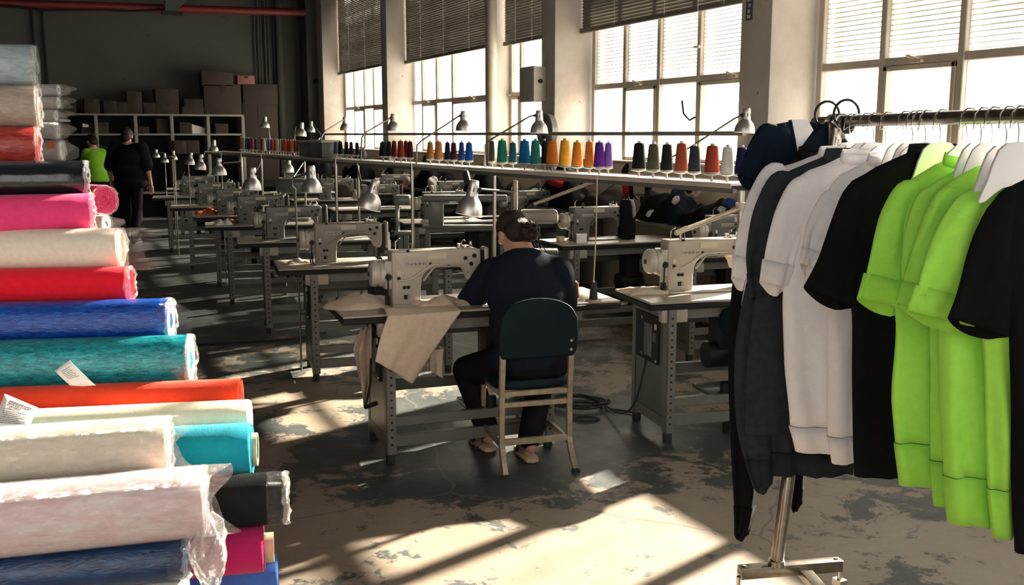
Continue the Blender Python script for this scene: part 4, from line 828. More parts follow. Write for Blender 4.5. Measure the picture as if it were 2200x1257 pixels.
# ------------------------------------------------------------------ silver work lamps
PROF = [(1.0, 0), (.99, .2), (.96, .45), (.89, .72), (.77, .98), (.62, 1.18), (.52, 1.30), (.47, 1.38), (.45, 1.46), (.40, 2.2), (.37, 2.5), (.31, 2.62), (0, 2.64)]
M_arm = mat('dull_arm_steel', (.20, .185, .165), .4, .8)
def lamp(px, py0, py1, wp, d, lean, arm, lab, lit=True, ar=.008):
    """px, py0 top, py1 bottom in the survey; d distance; arm = list of world points from socket to fixing"""
    c = atD(px, py1 - 5, d); k = d / FOC; r_ = wp * k / 2; hs = (py1 - py0 - 3) * k / 2.64 / r_
    t = thing('work_lamp', lab, 'lamp', c, -YAW, 'silver bell-shaped work lamps')
    M_ = Matrix.Rotation(R(-lean), 4, 'Y') if lean else Matrix.Identity(4)
    q = MB(); q.M = M_; q.lathe([(a * r_, h * r_ * hs) for a, h in PROF] , n=28, c0=False); q.build('shade', M_alu, t, smooth=40)
    q = MB(); q.M = M_; q.lathe([(a * r_ * .97, (h + .004) * r_ * hs) for a, h in PROF[:7]], n=28, c0=False, c1=False); q.lathe([(r_ * 1.02, -.002), (r_ * 1.02, .003), (r_ * .97, .003), (r_ * .97, -.002)], n=28, c0=False, c1=False); q.build('shade_lining', M_shade_in, t, smooth=40)
    q = MB(); q.M = M_; q.ell((0, 0, r_ * .75 * hs), (r_ * .36, r_ * .36, r_ * .5), 12, 10); q.build('bulb', M_bulb if lit else M_paper, t, smooth=60)
    q = MB(); q.M = M_
    for a in range(8):
        an = R(45 * a + 10); rr = r_ * .40; cx, cy = rr * math.cos(an), rr * math.sin(an); q.bar((cx, cy, 1.75 * r_ * hs), (cx * .95, cy * .95, 2.1 * r_ * hs), r_ * .08, r_ * .08)
    q.build('vent_slot', M_dark, t)['kind'] = 'stuff'
    inv = frame_of(t).inverted(); top = M_ @ Vector((0, 0, 2.1 * r_ * hs))
    if arm:
        pts = [top] + [inv @ Vector(p) for p in arm]
        MB().cyl(top - Vector((r_ * .1, 0, 0)), top + (pts[1] - top).normalized() * r_ * .65, r_ * .16, n=10).build('joint', M_black, t)
        MB().tube(pts, ar * .85, 8).build('arm', M_arm, t)
    return t
def down(a): p = Vector(a[-1]); return list(a) + [Vector((p.x + .02, p.y, p.z - .02)), Vector((p.x + .02, p.y, .01))]
RK = lambda px, dz=0.0, off=-.12: rack_at(px, off) + UP * dz
def sck(px, py, d): return atD(px, py, d)
# lamps over the rack, in front of the windows
lamp(1599, 236, 290, 44, 5.6, -4, [sck(1579, 254, 5.58), sck(1480, 318, 5.45), RK(1385, .02, .1)], 'silver lamp on long rod near clothes, above red cone', ar=.006)
lamp(1158, 240, 291, 38, 6.9, 0, [sck(1138, 250, 6.88), sck(1056, 299, 6.7), sck(1042, 312, 6.68), RK(1042, .0, .05)], 'silver lamp on bent rod before pillar, above orange cones', ar=.007)
lamp(996, 241, 286, 34, 8.1, 0, [sck(985, 250, 8.08), sck(905, 303, 7.6), sck(896, 312, 7.55), RK(895, .0, .0)], 'silver lamp on bent rod above blue cones', ar=.008)
lamp(845, 247, 286, 27, 9.6, 0, [sck(838, 254, 9.58), sck(785, 285, 8.95), sck(777, 296, 8.9), RK(776, .0, .0)], 'silver lamp on bent rod above dark red cones', ar=.009)
lamp(741, 254, 285, 20, 11.6, 0, [sck(734, 260, 11.5), sck(698, 282, 10.6), sck(690, 295, 10.5), RK(689, .0, .0)], 'small silver lamp beside farthest window', ar=.011)
lamp(646, 265, 297, 24, 11.2, -6, [sck(634, 275, 11.2), RK(632, .0, .0)], 'pale lamp standing over beige cones', ar=.012)
lamp(668, 263, 289, 18, 13.2, -3, down([sck(676, 270, 13.2), sck(690, 292, 13.1), (2.62, 11.9, 1.1)]), 'small pale lamp right of the lamp over beige cones', ar=.012)
lamp(569, 253, 279, 20, 12.6, -3, [sck(575, 262, 12.6), sck(580, 300, 12.6), RK(580, .0, .0)], 'pale lamp alone against dark cartons', ar=.011)
lamp(459, 303, 332, 20, 12.8, -4, down([sck(470, 330, 12.8), sck(515, 330, 12.9)]), 'pale lamp at the far end of the rack', ar=.016)
lamp(619, 340, 375, 25, 11.0, -3, down([sck(612, 352, 11.0), sck(606, 336, 11.0)]), 'dim lamp hanging under the rack', ar=.012)
# lamps over the left row of tables
p107 = atZ(1109, 660, A); arm_end = atD(1107, 413, 5.15)
L1 = lamp(1007, 388, 466, 57, 4.95, -10, [sck(1022, 404, 4.95), sck(1035, 407, 5.0), arm_end], 'largest silver lamp above the seamstress, mouth tilted')
inv = frame_of(L1).inverted(); q = MB().tube([inv @ (arm_end - UP * .62), inv @ (arm_end + UP * .06)], .013, 10); q.build('stand_post', M_chairf, L1)
MB().tube([inv @ atD(1005, 392, 4.97), inv @ atD(1000, 372, 4.98), inv @ RK(1000, -.03, 0)], .018, 8).build('hanger_bracket', M_black, L1)
lamp(791, 386, 452, 53, 5.4, -17, [sck(776, 392, 5.45), sck(771, 372, 5.6), RK(768, -.03, -.05)], 'tilted silver lamp above second sewing machine')
lamp(670, 358, 418, 44, 6.6, 0, down([sck(655, 375, 6.6), sck(632, 382, 6.7), sck(628, 388, 6.7), sck(628, 400, 6.7)]), 'upright silver lamp above third sewing machine')
lamp(541, 362, 412, 40, 7.4, -4, [sck(548, 372, 7.4), sck(560, 350, 7.6), RK(562, -.03, -.1)], 'silver lamp above fourth sewing machine')
lamp(471, 342, 381, 32, 9.2, 0, [sck(480, 350, 9.2), sck(515, 348, 9.4), rack_at(517, -.13) - UP * .06], 'silver lamp above fifth sewing machine')
lamp(430, 334, 369, 25, 10.6, -6, down([sck(436, 340, 10.6), sck(440, 326, 10.8), sck(470, 326, 11.0)]), 'silver lamp right of a nearly touching smaller lamp')
lamp(408, 330, 358, 20, 12.0, -8, down([sck(404, 337, 12.0), sck(400, 337, 12.0)]), 'small silver lamp touching the lamp on its right')
lamp(373, 326, 348, 16, 13.6, 0, down([sck(378, 331, 13.6), sck(366, 333, 13.6)]), 'tiny silver lamp, third right of the walking man')
lamp(354, 331, 354, 17, 13.2, 0, down([sck(358, 337, 13.2), sck(370, 337, 13.3)]), 'tiny silver lamp, second right of the walking man')
lamp(336, 323, 343, 15, 14.2, 0, down([sck(340, 328, 14.2), sck(350, 328, 14.2)]), 'tiny silver lamp, first right of the walking man')
lamp(208, 309, 334, 14, 18.6, 0, down([sck(216, 313, 18.6), sck(229, 317, 18.6)]), 'distant pale lamp above the lime green shirt')
# jointed lamp arm on the control-box table
a, b = atD(1462, 497, 5.2), atD(1592, 447, 5.5); t = thing('angled_lamp_arm', 'slanting tubular lamp arm above the control-box machine', 'lamp arm', a)
MB().tube([(0, 0, 0), (b - a) * .12, (b - a)], [.008, .014, .014], 10).build('arm', M_chairf, t); MB().cyl((-.03, 0, -.01), (.04, 0, .015), .014, n=10).build('joint', M_label, t)
e = b - a; fl = Vector((e.x, e.y, -a.z)); MB().cyl(e + UP * .12, fl + UP * .76, .018, n=12).build('post', M_steel, t); MB().lathe([(0, 0), (.03, 0), (.03, .05), (0, .05)], e - UP * .02, n=12).build('clamp', M_label, t)
MB().cyl((0, 0, -.01), (0, 0, -.05), .006).build('pin', M_steel, t)
a, b = atD(1140, 441, 7.6), atD(1300, 383, 7.9); t = thing('angled_lamp_arm', 'slanting tubular lamp arm behind the seamstress head', 'lamp arm', a)
MB().tube([(0, 0, 0), b - a], .014, 10).build('arm', M_chairf, t); MB().cyl((-.04, 0, -.02), (.02, 0, .01), .02, n=10).build('joint', M_black, t); MB().bar(b - a, rack_at(1300, -.1) - a - UP * .03, .02, .02).build('rack_stay', M_chairf, t)

# ------------------------------------------------------------------ bench with heaps of cloth along the window wall
t = thing('wall_bench', 'long dark bench along the window wall under cloth heaps', 'bench', (5.0, 11, 0))
bx('top', M_grey, t, -.22, -4.6, .82, .24, 7.4, .86, .006)
for y in (-4.5, -2, 1.2, 4.4, 7.2):
    for x in (-.17, .17): bx('leg', M_panel, t, x - .03, y, 0, x + .03, y + .06, .82)
def heap(px, py, wpx, hpx, m_, lab, X=4.98, seed=0, name='cloth_heap', lumps=1.3, z=.86, dep=.38):
    a = atX(px, py, X); k = a.dot(FW) / FOC; p = Vector((X, a.y, z)); sc_ = (wpx * k * 1.4, dep, hpx * k)
    o = scrap(px, py, z, sc_[0], sc_[1], sc_[2], m_, name, lab, 'clothes', -25, seed, lumps); o.location = p + UP * .001; o.rotation_euler.z = R(88); o.scale = (1, 1, 1); return o
M_darkg = cloth('dark_grey_cloth', (.03, .032, .034)); M_redc = cloth('red_cloth', (.40, .012, .02)); M_brownc = cloth('brown_black_cloth', (.035, .03, .026)); M_bluec = cloth('blue_cloth', (.01, .05, .20)); M_teal = cloth('teal_cloth', (.02, .07, .10))
heap(1440, 440, 150, 70, M_blackc, 'black sweater heap by the wall with a white patch', seed=1); heap(1475, 420, 80, 90, M_navy, 'tallest dark garment heap against the wall under the rack', 4.98, 2)
heap(1535, 445, 110, 60, M_blackc, 'low black heap near the hanging clothes', 4.98, 3); heap(1215, 430, 150, 95, M_blackc, 'broad black heap with red cloth on top', 4.98, 4); heap(1290, 440, 110, 70, M_brownc, 'brown black heap right of the broad black one', 4.98, 5)
heap(1130, 440, 90, 62, M_darkg, 'dark grey heap left of the broad black one', 4.98, 6); heap(1040, 430, 100, 60, M_blackc, 'black heap beyond the nearest lamp', 4.98, 7); heap(930, 415, 110, 70, M_blackc, 'black heap left of the nearest lamp', 4.98, 8)
heap(850, 400, 100, 60, M_brownc, 'mixed brown heap behind the post', 4.98, 9); heap(770, 385, 100, 70, M_blackc, 'black jacket heap behind the tilted lamp', 4.98, 10); heap(690, 370, 90, 45, M_darkg, 'far dark heap under the rack', 4.98, 11)
def patch(px, py, wpx, hpx, m_, lab, X, rot, seed=0, name='cloth_scrap'):
    a = atX(px, py, X); k = a.dot(FW) / FOC; q = MB(); n = 10; g = []
    for j in range(n + 1):
        v = j / n * 2 - 1; hw = math.sqrt(max(0.02, 1 - abs(v) ** 2.4)); g.append([(u * hw * wpx * k / 2, -.05 * (1 - u * u) * (1 - v * v) + .012 * math.sin(3 * u + 4 * v + seed), v * hpx * k / 2) for u in [i / n * 2 - 1 for i in range(n + 1)]])
    q.add([p for r_ in g for p in r_], [(j * (n + 1) + i, j * (n + 1) + i + 1, (j + 1) * (n + 1) + i + 1, (j + 1) * (n + 1) + i) for j in range(n) for i in range(n)])
    o = q.build(name, m_, None, smooth=80, solid=.012); o.location = a; o.rotation_euler = (R(-18), R(rot), -YAW - R(8)); return tag(o, lab, 'clothes')
patch(1207, 392, 62, 22, M_redc, 'bright red cloth on top of the broad black heap', 4.84, 8, 1); patch(1452, 430, 12, 18, M_whitec, 'small white oval patch on the black heap', 4.83, 35, 2); patch(1405, 458, 34, 16, M_whitec, 'pale folded cloth at the foot of the black heap', 4.83, -18, 3)
patch(1150, 418, 26, 26, M_whitec, 'white cap peak on the dark grey heap', 4.83, 30, 4); patch(1497, 408, 16, 34, mat('pinkish_cloth', (.5, .36, .32), .9), 'pinkish beige cloth tip standing on tall heap', 4.9, 15, 5)
patch(1480, 405, 16, 22, M_brownc, 'grey brown printed cloth on tall heap', 4.86, 0, 6); patch(1462, 402, 18, 26, M_teal, 'teal cloth on tall heap', 4.86, -10, 7); patch(1566, 436, 26, 18, M_bluec, 'blue cloth on low black heap near hanging clothes', 4.84, -10, 8)
patch(1550, 450, 16, 10, M_whitec, 'white logo patch on low black heap', 4.83, -8, 9); patch(862, 418, 30, 50, M_redc, 'dark red cloth behind the tall post', 4.82, 10, 10); patch(880, 392, 30, 22, mat('pinkish_cloth', (.5, .36, .32), .9), 'pale pink cloth behind the tall post', 4.82, 30, 11); patch(930, 392, 22, 26, M_whitec, 'white cloth left of the nearest lamp', 4.83, 0, 12)
# red and black bag straps hanging on the wall, black bag on the table edge
a = atX(1335, 415, 5.24); t = thing('hanging_apron', 'dark red and black strap bundle hanging on wall', 'clothes', a)
MB().loft([[(-.02, -.05, .22), (0, -.08, .22), (.03, -.05, .22), (0, -.02, .22)], [(-.05, -.1, .12), (0, -.12, .12), (.06, -.1, .1), (0, -.03, .12)], [(-.05, -.1, -.2), (0, -.13, -.2), (.02, -.1, -.2), (0, -.03, -.2)]]).build('red_half', M_redc, t, smooth=70)
MB().loft([[(.02, -.12, .10), (.05, -.14, .10), (.07, -.12, .1), (.05, -.04, .1)], [(.02, -.12, -.2), (.06, -.15, -.2), (.11, -.12, -.2), (.05, -.03, -.2)]]).build('black_half', M_blackc, t, smooth=70); MB().cap((0, -.06, .22), (.02, -.06, .28), .035, .02).build('hook_end', M_blackc, t)
a = atZ(1347, 514, A) + UP * .192; t = thing('cloth_bag', 'black cloth bag hanging behind the seamstress table', 'bag', a); q = MB()
q.loft([[(x * s_, y * s_, z) for x, y in [(-.06, -.03), (0, -.05), (.06, -.03), (.065, .03), (0, .05), (-.065, .03)]] for z, s_ in ((.14, .75), (.08, 1), (-.1, 1.1), (-.19, 1.05))]); q.build('sack', M_blackc, t, .008, smooth=60); MB().tube([(.03, 0, .13), (.06, 0, .17), (.09, 0, .14)], .008).build('strap', M_blackc, t); MB().tube([(-.02, 0, .13), (.0, 0, .20), (.01, 0, .14)], .006).build('strap', M_blackc, t)
# wall sockets with a thin wire
a = atX(1405, 410, XS); t = thing('wall_wire', 'thin wires with dark plugs on the wall under the sill', 'wire', a); MB().tube([(0, -.02, .22), (-.01, .02, .1), (-.01, .08, 0)], .006).tube([(-.01, .08, -.04), (-.01, .35, -.06), (-.01, .9, -.04)], .004).build('wire', M_dark, t); MB().box(-.03, .04, -.02, 0, .12, .05).build('plug', M_black, t); MB().box(-.03, .10, -.13, 0, .2, -.06).build('plug', M_black, t)
# white flat covers of overlock machines between rows
for px0, px1, y0, y1, d, lb in ((1117, 1200, 452, 482, 7.2, 'long cream machine cover behind the seamstress head'), (845, 882, 420, 442, 8.6, 'grey long machine cover left of the tall post'), (905, 1090, 420, 434, 9.2, 'long dim machine cover beyond the nearest lamp'), (590, 660, 384, 416, 10, 'grey machine cover under the upright lamp')):
    a, b = atD(px0, y1, d), atD(px1, y0, d); L_ = (b - a).dot(RT); h = b.z - a.z; t = thing('machine_cover', lb, 'sewing machine', a, -YAW); bx('cover', M_machm if d < 8 else M_machg, t, 0, 0, 0, L_, .16, h, h * .3, 3); z0 = a.z - A  # cover enamel darkened with distance to imitate weaker light
    MB().box(L_ * .08, .02, -z0, L_ * .25, .14, .01).box(L_ * .0, .01, -z0, L_, .15, -z0 + .03).build('stand', M_machg, t, .005)
    for x in (.05, L_ - .05): bx('leg', M_panel, t, x - .02, .06, -a.z, x + .02, .10, -z0)
# black extension cables
def cable(pts, r_, lab, name='power_cable'):
    P = [atZ(*p) if isinstance(p, tuple) and len(p) == 3 else p for p in pts]; o0_ = P[0].copy(); c = bpy.data.curves.new(name, 'CURVE'); c.dimensions = '3D'; sp = c.splines.new('NURBS'); sp.points.add(len(P) - 1); sp.order_u = 4; sp.use_endpoint_u = True
    for i, p in enumerate(P): sp.points[i].co = (*(p - o0_), 1)
    c.bevel_depth = r_; c.bevel_resolution = 3; c.resolution_u = 8; o = bpy.data.objects.new(name, c); COL.objects.link(o); o.location = o0_; c.materials.append(M_rubber); dg = bpy.context.evaluated_depsgraph_get(); me = bpy.data.meshes.new_from_object(o.evaluated_get(dg)); bpy.data.objects.remove(o); o = bpy.data.objects.new(name, me); COL.objects.link(o); o.location = o0_; return tag(o, lab, 'cable')
cc = atZ(1243, 872, 0); loops = []
for k in range(46):
    a_ = k * 2 * PI / 11; rr = .17 + .035 * math.sin(k * .9); loops.append(cc + RT * (rr * math.cos(a_) * 1.0 + .02 * math.sin(k)) + FW * (rr * math.sin(a_) * .9) + UP * (.010 + .0022 * (k % 11) + .0035 * (k // 11)))
cable([Vector(atZ(1180, 862, .012))] + loops + [(1300, 884, .012), (1345, 880, .012), (1370, 890, .012)], .006, 'coil of black cable lying on floor right of the chair')
f9 = frame_of(RT1); bxp = f9 @ Vector((.09, .25, .40)); cable([Vector(bxp), bxp + Vector((-.04, 0, -.2)), bxp + Vector((-.12, -.02, -.34)), (1290, 862, .02), (1262, 850, .03), (1240, 846, .03), (1232, 850, .04)], .006, 'black cable falling from control box to the coil')
ring = atZ(1259, 900, .008); cable([ring + RT * .075 * math.cos(k * .7) + FW * .05 * math.sin(k * .7) for k in range(10)], .006, 'single small black cable ring in front of the coil')
cable([(410, 741, .008), (470, 737, .008), (540, 733, .008), (590, 732, .008), (640, 726, .01), (700, 715, .01)], .007, 'straight black cable across floor left of second table')

# ------------------------------------------------------------------ garment rail on the right
RAILZ = 1.665
def rail_d(px):                                         # distance of the rail where it passes a surveyed column
    u = (px - 1100) / 2165.0; return (1.11 + .0882 * 3.37) / (u + .0882)
def rail_pt(d, z=RAILZ): return RT * (1.11 + .0882 * (3.37 - d)) + FW * d + UP * z
RDIR = (rail_pt(2.0) - rail_pt(3.0)).normalized()
M_rail = mat('brushed_rail', (.30, .27, .23), .28, 1.0, .2, 30, stretch=(1, 1, 1))
g = rail_pt(rail_d(1797)); g.z = 0
t = thing('garment_rail', 'rolling steel garment rail holding the hanging shirts', 'garment rail', g)
MB().cyl(rail_pt(3.62) - g, rail_pt(1.5) - g, .0185, n=20).build('hanging_tube', M_rail, t)
b0, b1 = atZ(1588, 1230, .13), atZ(1806, 1212, .13); foot = atZ(1668, 1214, .15)
top = rail_pt(rail_d(1797)); MB().cyl(foot - g, top - g + UP * .0, .0225, n=18).build('upright', M_rail, t)
MB().cyl(foot - g, foot - g + UP * .02, .028, n=16).build('weld_collar', M_rail, t)
q = MB(); q.bar(b0 - g, b1 - g, .042, .042).build('base_bar', M_rail, t, .004, 2)
for c in (b0 + (b1 - b0) * .95, b0 + (b1 - b0) * .05): MB().cyl(c - g + UP * .019, c - g + UP * .024, .007, n=10).build('base_screw', M_dark, t)
md = b0 + (b1 - b0) * .62; en = md + RDIR * 1.55; en.z = md.z; MB().bar(md - g - UP * .01, en - g - UP * .01, .045, .03).build('long_base_bar', M_rail, t, .004, 2)
nb0, nb1 = en - (b1 - b0) * .6, en + (b1 - b0) * .4; MB().bar(nb0 - g, nb1 - g, .042, .042).build('base_bar', M_rail, t, .004, 2)
MB().cyl(en - g, rail_pt(rail_d(1797) - 1.62) - g, .0225, n=16).build('upright', M_rail, t)
for c in (b0, b1, nb0, nb1):
    ww = MB().lathe([(0, -.011), (.030, -.011), (.033, -.007), (.033, .007), (.030, .011), (0, .011)], Vector((c.x, c.y, .034)) - g, RT, 18).build('caster', M_rubber, t)
    MB().cyl(Vector((c.x, c.y, .115)) - g, Vector((c.x, c.y, .06)) - g, .009, n=8).box(c.x - g.x - .016, c.y - g.y - .02, .05, c.x - g.x + .016, c.y - g.y + .02, .075).build('caster_fork', M_steel, t)
q = MB().cyl(top - RDIR * .045 - g, top + RDIR * .045 - g, .027, n=18).cyl(top - UP * .06 - g, top - g, .030, n=18); q.build('clamp', M_rail, t, .002)
MB().lathe([(0, 0), (.016, 0), (.014, .01), (0, .012)], top - FW * .026 - RT * .012 - g, -FW, 14).build('clamp_bolt', M_chrome, t)
MB().ell(rail_pt(rail_d(1820)) - g - UP * .012, (.024, .024, .032)).build('end_stop', M_black, t, smooth=60)
# hangers
def hanger(px, lab, rot=0.0, black=False, zt=1.50):
    d = rail_d(px) + .006; p = rail_pt(d); t = thing('clothes_hanger', lab, 'hanger', p, -YAW + R(rot), 'white hangers on the garment rail')
    dz = zt - RAILZ
    q = MB().tube([(.0, .0, dz + .02), (.0, 0, dz + .06), (-.006, 0, dz + .085), (-.022, 0, -.03), (-.020, .0, .008), (-.004, .0, .0225), (.012, .0, .021), (.021, 0, .008)], .0022, 8); q.build('hook', M_chrome if not black else M_black, t)
    up_ = [(0, .034), (.028, .031), (.046, .014), (.058, -.018), (.068, -.056), (.080, -.088), (.086, -.105)]; lo = [(.084, -.112), (.07, -.108), (.05, -.09), (.03, -.075), (0, -.07)]
    pr = [(-x, z) for x, z in up_[::-1]] + up_[1:] + lo + [(-x, z) for x, z in lo[-2::-1]]
    MB().prism([(x, z + dz) for x, z in pr], -.006, .006).build('shoulder_plate', M_white if not black else M_black, t, .003, 2)
    return t
# garments, each a shape of cloth hung in its own plane
def garment(name, lab, d, xc, rows, sl, m_, hem=None, neckw=None, b=.034, sleeve2=True, cuff=None, folds=.012, ph=0.0, cm=None, collar=True, roll=False, dip=26):
    """rows: (y, x left edge) from neck to hem; sl: (cx, cy, half width) down the left sleeve; survey pixels at distance d"""
    o0_ = atD(xc, rows[0][0], d); t = thing(name, lab, 'shirt', o0_, 0, 'garments hanging on the rail'); n = 44; rings = []
    def P(px, py, dep): return atD(px, py, d) - o0_ + FW * dep
    # resample rows
    ys = [r_[0] for r_ in rows]; R_ = []
    tot = 30; y0, y1 = ys[0], ys[-1]; cuts = [y0 + (y1 - y0) * (i / tot) ** 1.35 for i in range(tot + 1)]
    for y in cuts:
        k = max(i for i in range(len(ys)) if ys[i] <= y + 1e-6); k = min(k, len(ys) - 2); f_ = (y - ys[k]) / (ys[k + 1] - ys[k]); f_ = f_ * f_ * (3 - 2 * f_) * .5 + f_ * .5; R_.append((y, rows[k][1] + (rows[k + 1][1] - rows[k][1]) * f_))
    for y, xl in R_:
        hw = xc - xl; fr = (y - y0) / (y1 - y0); ring = []
        for i in range(n):
            a = 2 * PI * i / n; cx, sy = math.cos(a), math.sin(a); u = math.copysign(abs(cx) ** .8, cx); bb = b * min(1, .5 + fr * 3) * (1 + .25 * fr)
            fo = folds * min(1, fr * 2.2) * (math.sin(5.2 * u + ph + 2.1 * fr) + .7 * math.sin(11 * u + 1.7 * ph + fr * 3.1) + .35 * math.sin(19 * u + 2 * ph - fr * 5) + .3 * math.sin(7 * u - 16 * fr + ph))
            tilt = 14 * max(0, 1 - fr * 9) * (.5 - .5 * sy) * 1.0
            ring.append(P(xc + hw * u, y + tilt * (1 if sy < 0 else .2), bb * math.copysign(abs(sy) ** .8, sy) + fo))
        rings.append(ring)
    nh = len(rings); cut = nh
    if hem: cut = max(i for i in range(nh) if R_[i][0] <= hem) + 1
    MB().loft(rings[:cut], False, False).build('torso', m_, t, smooth=80, solid=.003)
    if hem and cut < nh:
        hr = []
        for r_ in rings[cut - 1:]:
            c = sum(r_, Vector()) / len(r_); hr.append([c + (p - c) * 1.0 for p in r_])
        c = sum(hr[0], Vector()) / n; hr[0] = [c + (p - c) * 1.012 - UP * .002 for p in hr[0]]
        MB().loft(hr, False, False).build('hem_band', cm or m_, t, smooth=80, solid=.006)
    if collar:
        r0_ = rings[0]; c = sum(r0_, Vector()) / n; up = [Vector((0, 0, .026)) + (c - p) * .08 for p in r0_]
        MB().loft([[p + (p - c) * .01 - UP * .004 for p in r0_], [p + u_ * .6 for p, u_ in zip(r0_, up)], [p + u_ for p, u_ in zip(r0_, up)]], False, False).build('collar', cm or m_, t, smooth=80, solid=.005)
    # sleeves
    def sleeve(mir):
        pts = []; N_ = 18; dx0, dy0 = sl[1][0] - sl[0][0], sl[1][1] - sl[0][1]; l0 = math.hypot(dx0, dy0); h0 = sl[0][2]
        SL = [(sl[0][0] - dx0 / l0 * h0 * .55 + h0 * .45, sl[0][1] - dy0 / l0 * h0 * .55 + h0 * .12, h0 * .30)] + list(sl); k = len(SL) - 1
        for i in range(N_ + 1):
            f_ = i / N_ * k; a = min(int(f_), k - 1); g_ = f_ - a; p0, p1 = SL[a], SL[a + 1]; pts.append([p0[j] + (p1[j] - p0[j]) * g_ for j in range(3)])
        for _ in range(2):
            for i in range(1, N_): pts[i] = [(pts[i - 1][j] + 2 * pts[i][j] + pts[i + 1][j]) / 4 for j in range(3)]
        rg = []
        for i, (x, y, h) in enumerate(pts):
            q0, q1 = pts[max(0, i - 1)], pts[min(N_, i + 1)]; dx, dy = q1[0] - q0[0], q1[1] - q0[1]; l = math.hypot(dx, dy); nx, ny = -dy / l, dx / l; fr = i / N_; rr = []
            for j in range(28):
                a = 2 * PI * j / 28; u = math.cos(a); v = math.sin(a); px_, py_ = x + nx * h * u, y + ny * h * u
                if mir: px_ = 2 * xc - px_
                rr.append(P(px_, py_ + dip * fr ** 5 * (max(0, v) * (1 - .5 * u * u) - .25), b * (.55 + .30 * fr) * v + folds * (.8 * math.sin(4 * u + 5 * fr + ph) + .5 * math.sin(9 * u - 7 * fr + ph)) * fr - .012 * fr))
            rg.append(rr)
        nb = 3 if cuff else 0
        MB().loft(rg[:N_ + 1 - nb + (1 if nb else 0)], False, False).build('sleeve', m_, t, smooth=80, solid=.003)
        if nb:
            cg = []
            for r_ in rg[N_ - nb:]:
                c = sum(r_, Vector()) / 28; cg.append([c + (p - c) * (1.10 if roll else 1.03) for p in r_])
            MB().loft(cg, False, False).build('cuff', cm or m_, t, smooth=80, solid=.005)
        # stitched shoulder seam
        c = sum(rg[6], Vector()) / 28; MB().tube([c + (p - c) * 1.02 for p in rg[6]] + [c + (rg[6][0] - c) * 1.02], .0016, 5).build('seam', cm or m_, t, smooth=80)
    if sl:
        sleeve(False)
        if sleeve2: sleeve(True)
    return t
M_wh = cloth('white_jersey', (.82, .79, .80), .03); M_wh2 = cloth('white_jersey_rib', (.78, .75, .76), .03); M_ch = cloth('charcoal_marl', (.028, .032, .038), .2); M_ch2 = cloth('charcoal_rib', (.022, .026, .031), .15)
M_bk = cloth('black_jersey', (.007, .007, .008)); M_nv = cloth('navy_jersey', (.008, .014, .026)); M_gr = cloth('lime_jersey', (.36, .75, .09), .05); M_gr2 = cloth('lime_rib', (.33, .70, .08), .05)
DG = {k: rail_d(k) for k in (1837, 1859, 1877, 1904, 1942, 1989, 2021, 2079, 2109, 2133, 2164, 2190)}
# far end: navy V-neck over the rail's end
V = garment('short_sleeve_top', 'navy V-neck top hanging at the far left end of rail', 3.50, 1716, [(262, 1688), (270, 1650), (300, 1632), (340, 1620), (420, 1618), (640, 1612)], [(1652, 285, 26), (1630, 330, 28), (1604, 388, 22)], M_nv, b=.03, ph=1, collar=False, folds=.008)
o0_ = V.location; vp = lambda x, y, dp=0: atD(x, y, 3.50) - o0_ + FW * dp
MB().loft([[vp(1690, 258, -.035), vp(1728, 256, -.035)], [vp(1694, 285, -.04), vp(1740, 280, -.04)], [vp(1702, 324, -.042), vp(1708, 324, -.042)]], False, False, False).build('inner_panel', M_wh, V, smooth=0, solid=.004)
MB().tube([vp(1690, 258, -.042), vp(1696, 292, -.047), vp(1704, 330, -.05), (vp(1730, 300, -.047)), vp(1767, 270, -.042)], .006, 8).build('neck_trim', M_nv, V)
MB().loft([[vp(1704, 334, -.048), vp(1710, 330, -.048)], [vp(1700, 350, -.046), vp(1735, 340, -.046)], [vp(1728, 300, -.044), vp(1750, 330, -.04)], [vp(1766, 268, -.04), vp(1775, 300, -.036)]], False, False, False).build('front_panel', M_nv, V, smooth=0, solid=.004)
garment('sweatshirt', 'black long-sleeved sweatshirt, cuffs hanging lowest at far left', 3.42, 1680, [(430, 1650), (445, 1625), (480, 1612), (600, 1600), (800, 1610), (985, 1622)], [(1626, 470, 22), (1604, 560, 28), (1590, 760, 28), (1598, 1000, 27), (1600, 1090, 24), (1590, 1147, 14)], M_bk, hem=950, b=.03, cuff=True, ph=2, sleeve2=False)
garment('long_sleeve_top', 'thin black top whose narrow cuff hangs behind the rail post', 3.38, 1745, [(330, 1715), (352, 1690), (500, 1680), (900, 1690), (940, 1695)], [(1690, 420, 18), (1700, 700, 20), (1708, 980, 20), (1707, 1040, 18), (1708, 1084, 10)], M_bk, hem=930, b=.02, cuff=True, ph=3, sleeve2=False)
garment('long_tee', 'first white long tee from the left, folded cuff', 3.30, 1815, [(330, 1758), (345, 1722), (362, 1672), (382, 1635), (430, 1622), (520, 1612), (600, 1600), (656, 1592)], [(1664, 372, 30), (1632, 440, 32), (1607, 530, 30), (1590, 604, 17)], M_wh, b=.024, cuff=True, ph=.6, roll=True)
garment('sweatshirt', 'charcoal long-sleeved sweatshirt behind the white pair, wide curved hem', 3.25, 1745, [(450, 1715), (470, 1690), (500, 1670), (600, 1640), (800, 1645), (960, 1655), (1018, 1660)], [(1660, 520, 24), (1636, 610, 34), (1620, 760, 46), (1622, 920, 42), (1632, 985, 34), (1636, 1044, 19)], M_ch, hem=980, b=.024, cuff=True, cm=M_ch2, ph=1.4, sleeve2=False)
garment('half_sleeve_tee', 'charcoal half-sleeved tee between two white garments', 3.20, 1835, [(335, 1770), (352, 1732), (372, 1682), (400, 1652), (450, 1640), (600, 1625), (800, 1604), (930, 1600)], [(1680, 392, 34), (1650, 470, 36), (1636, 560, 37), (1643, 640, 34)], M_ch, b=.022, cuff=True, ph=2.2)
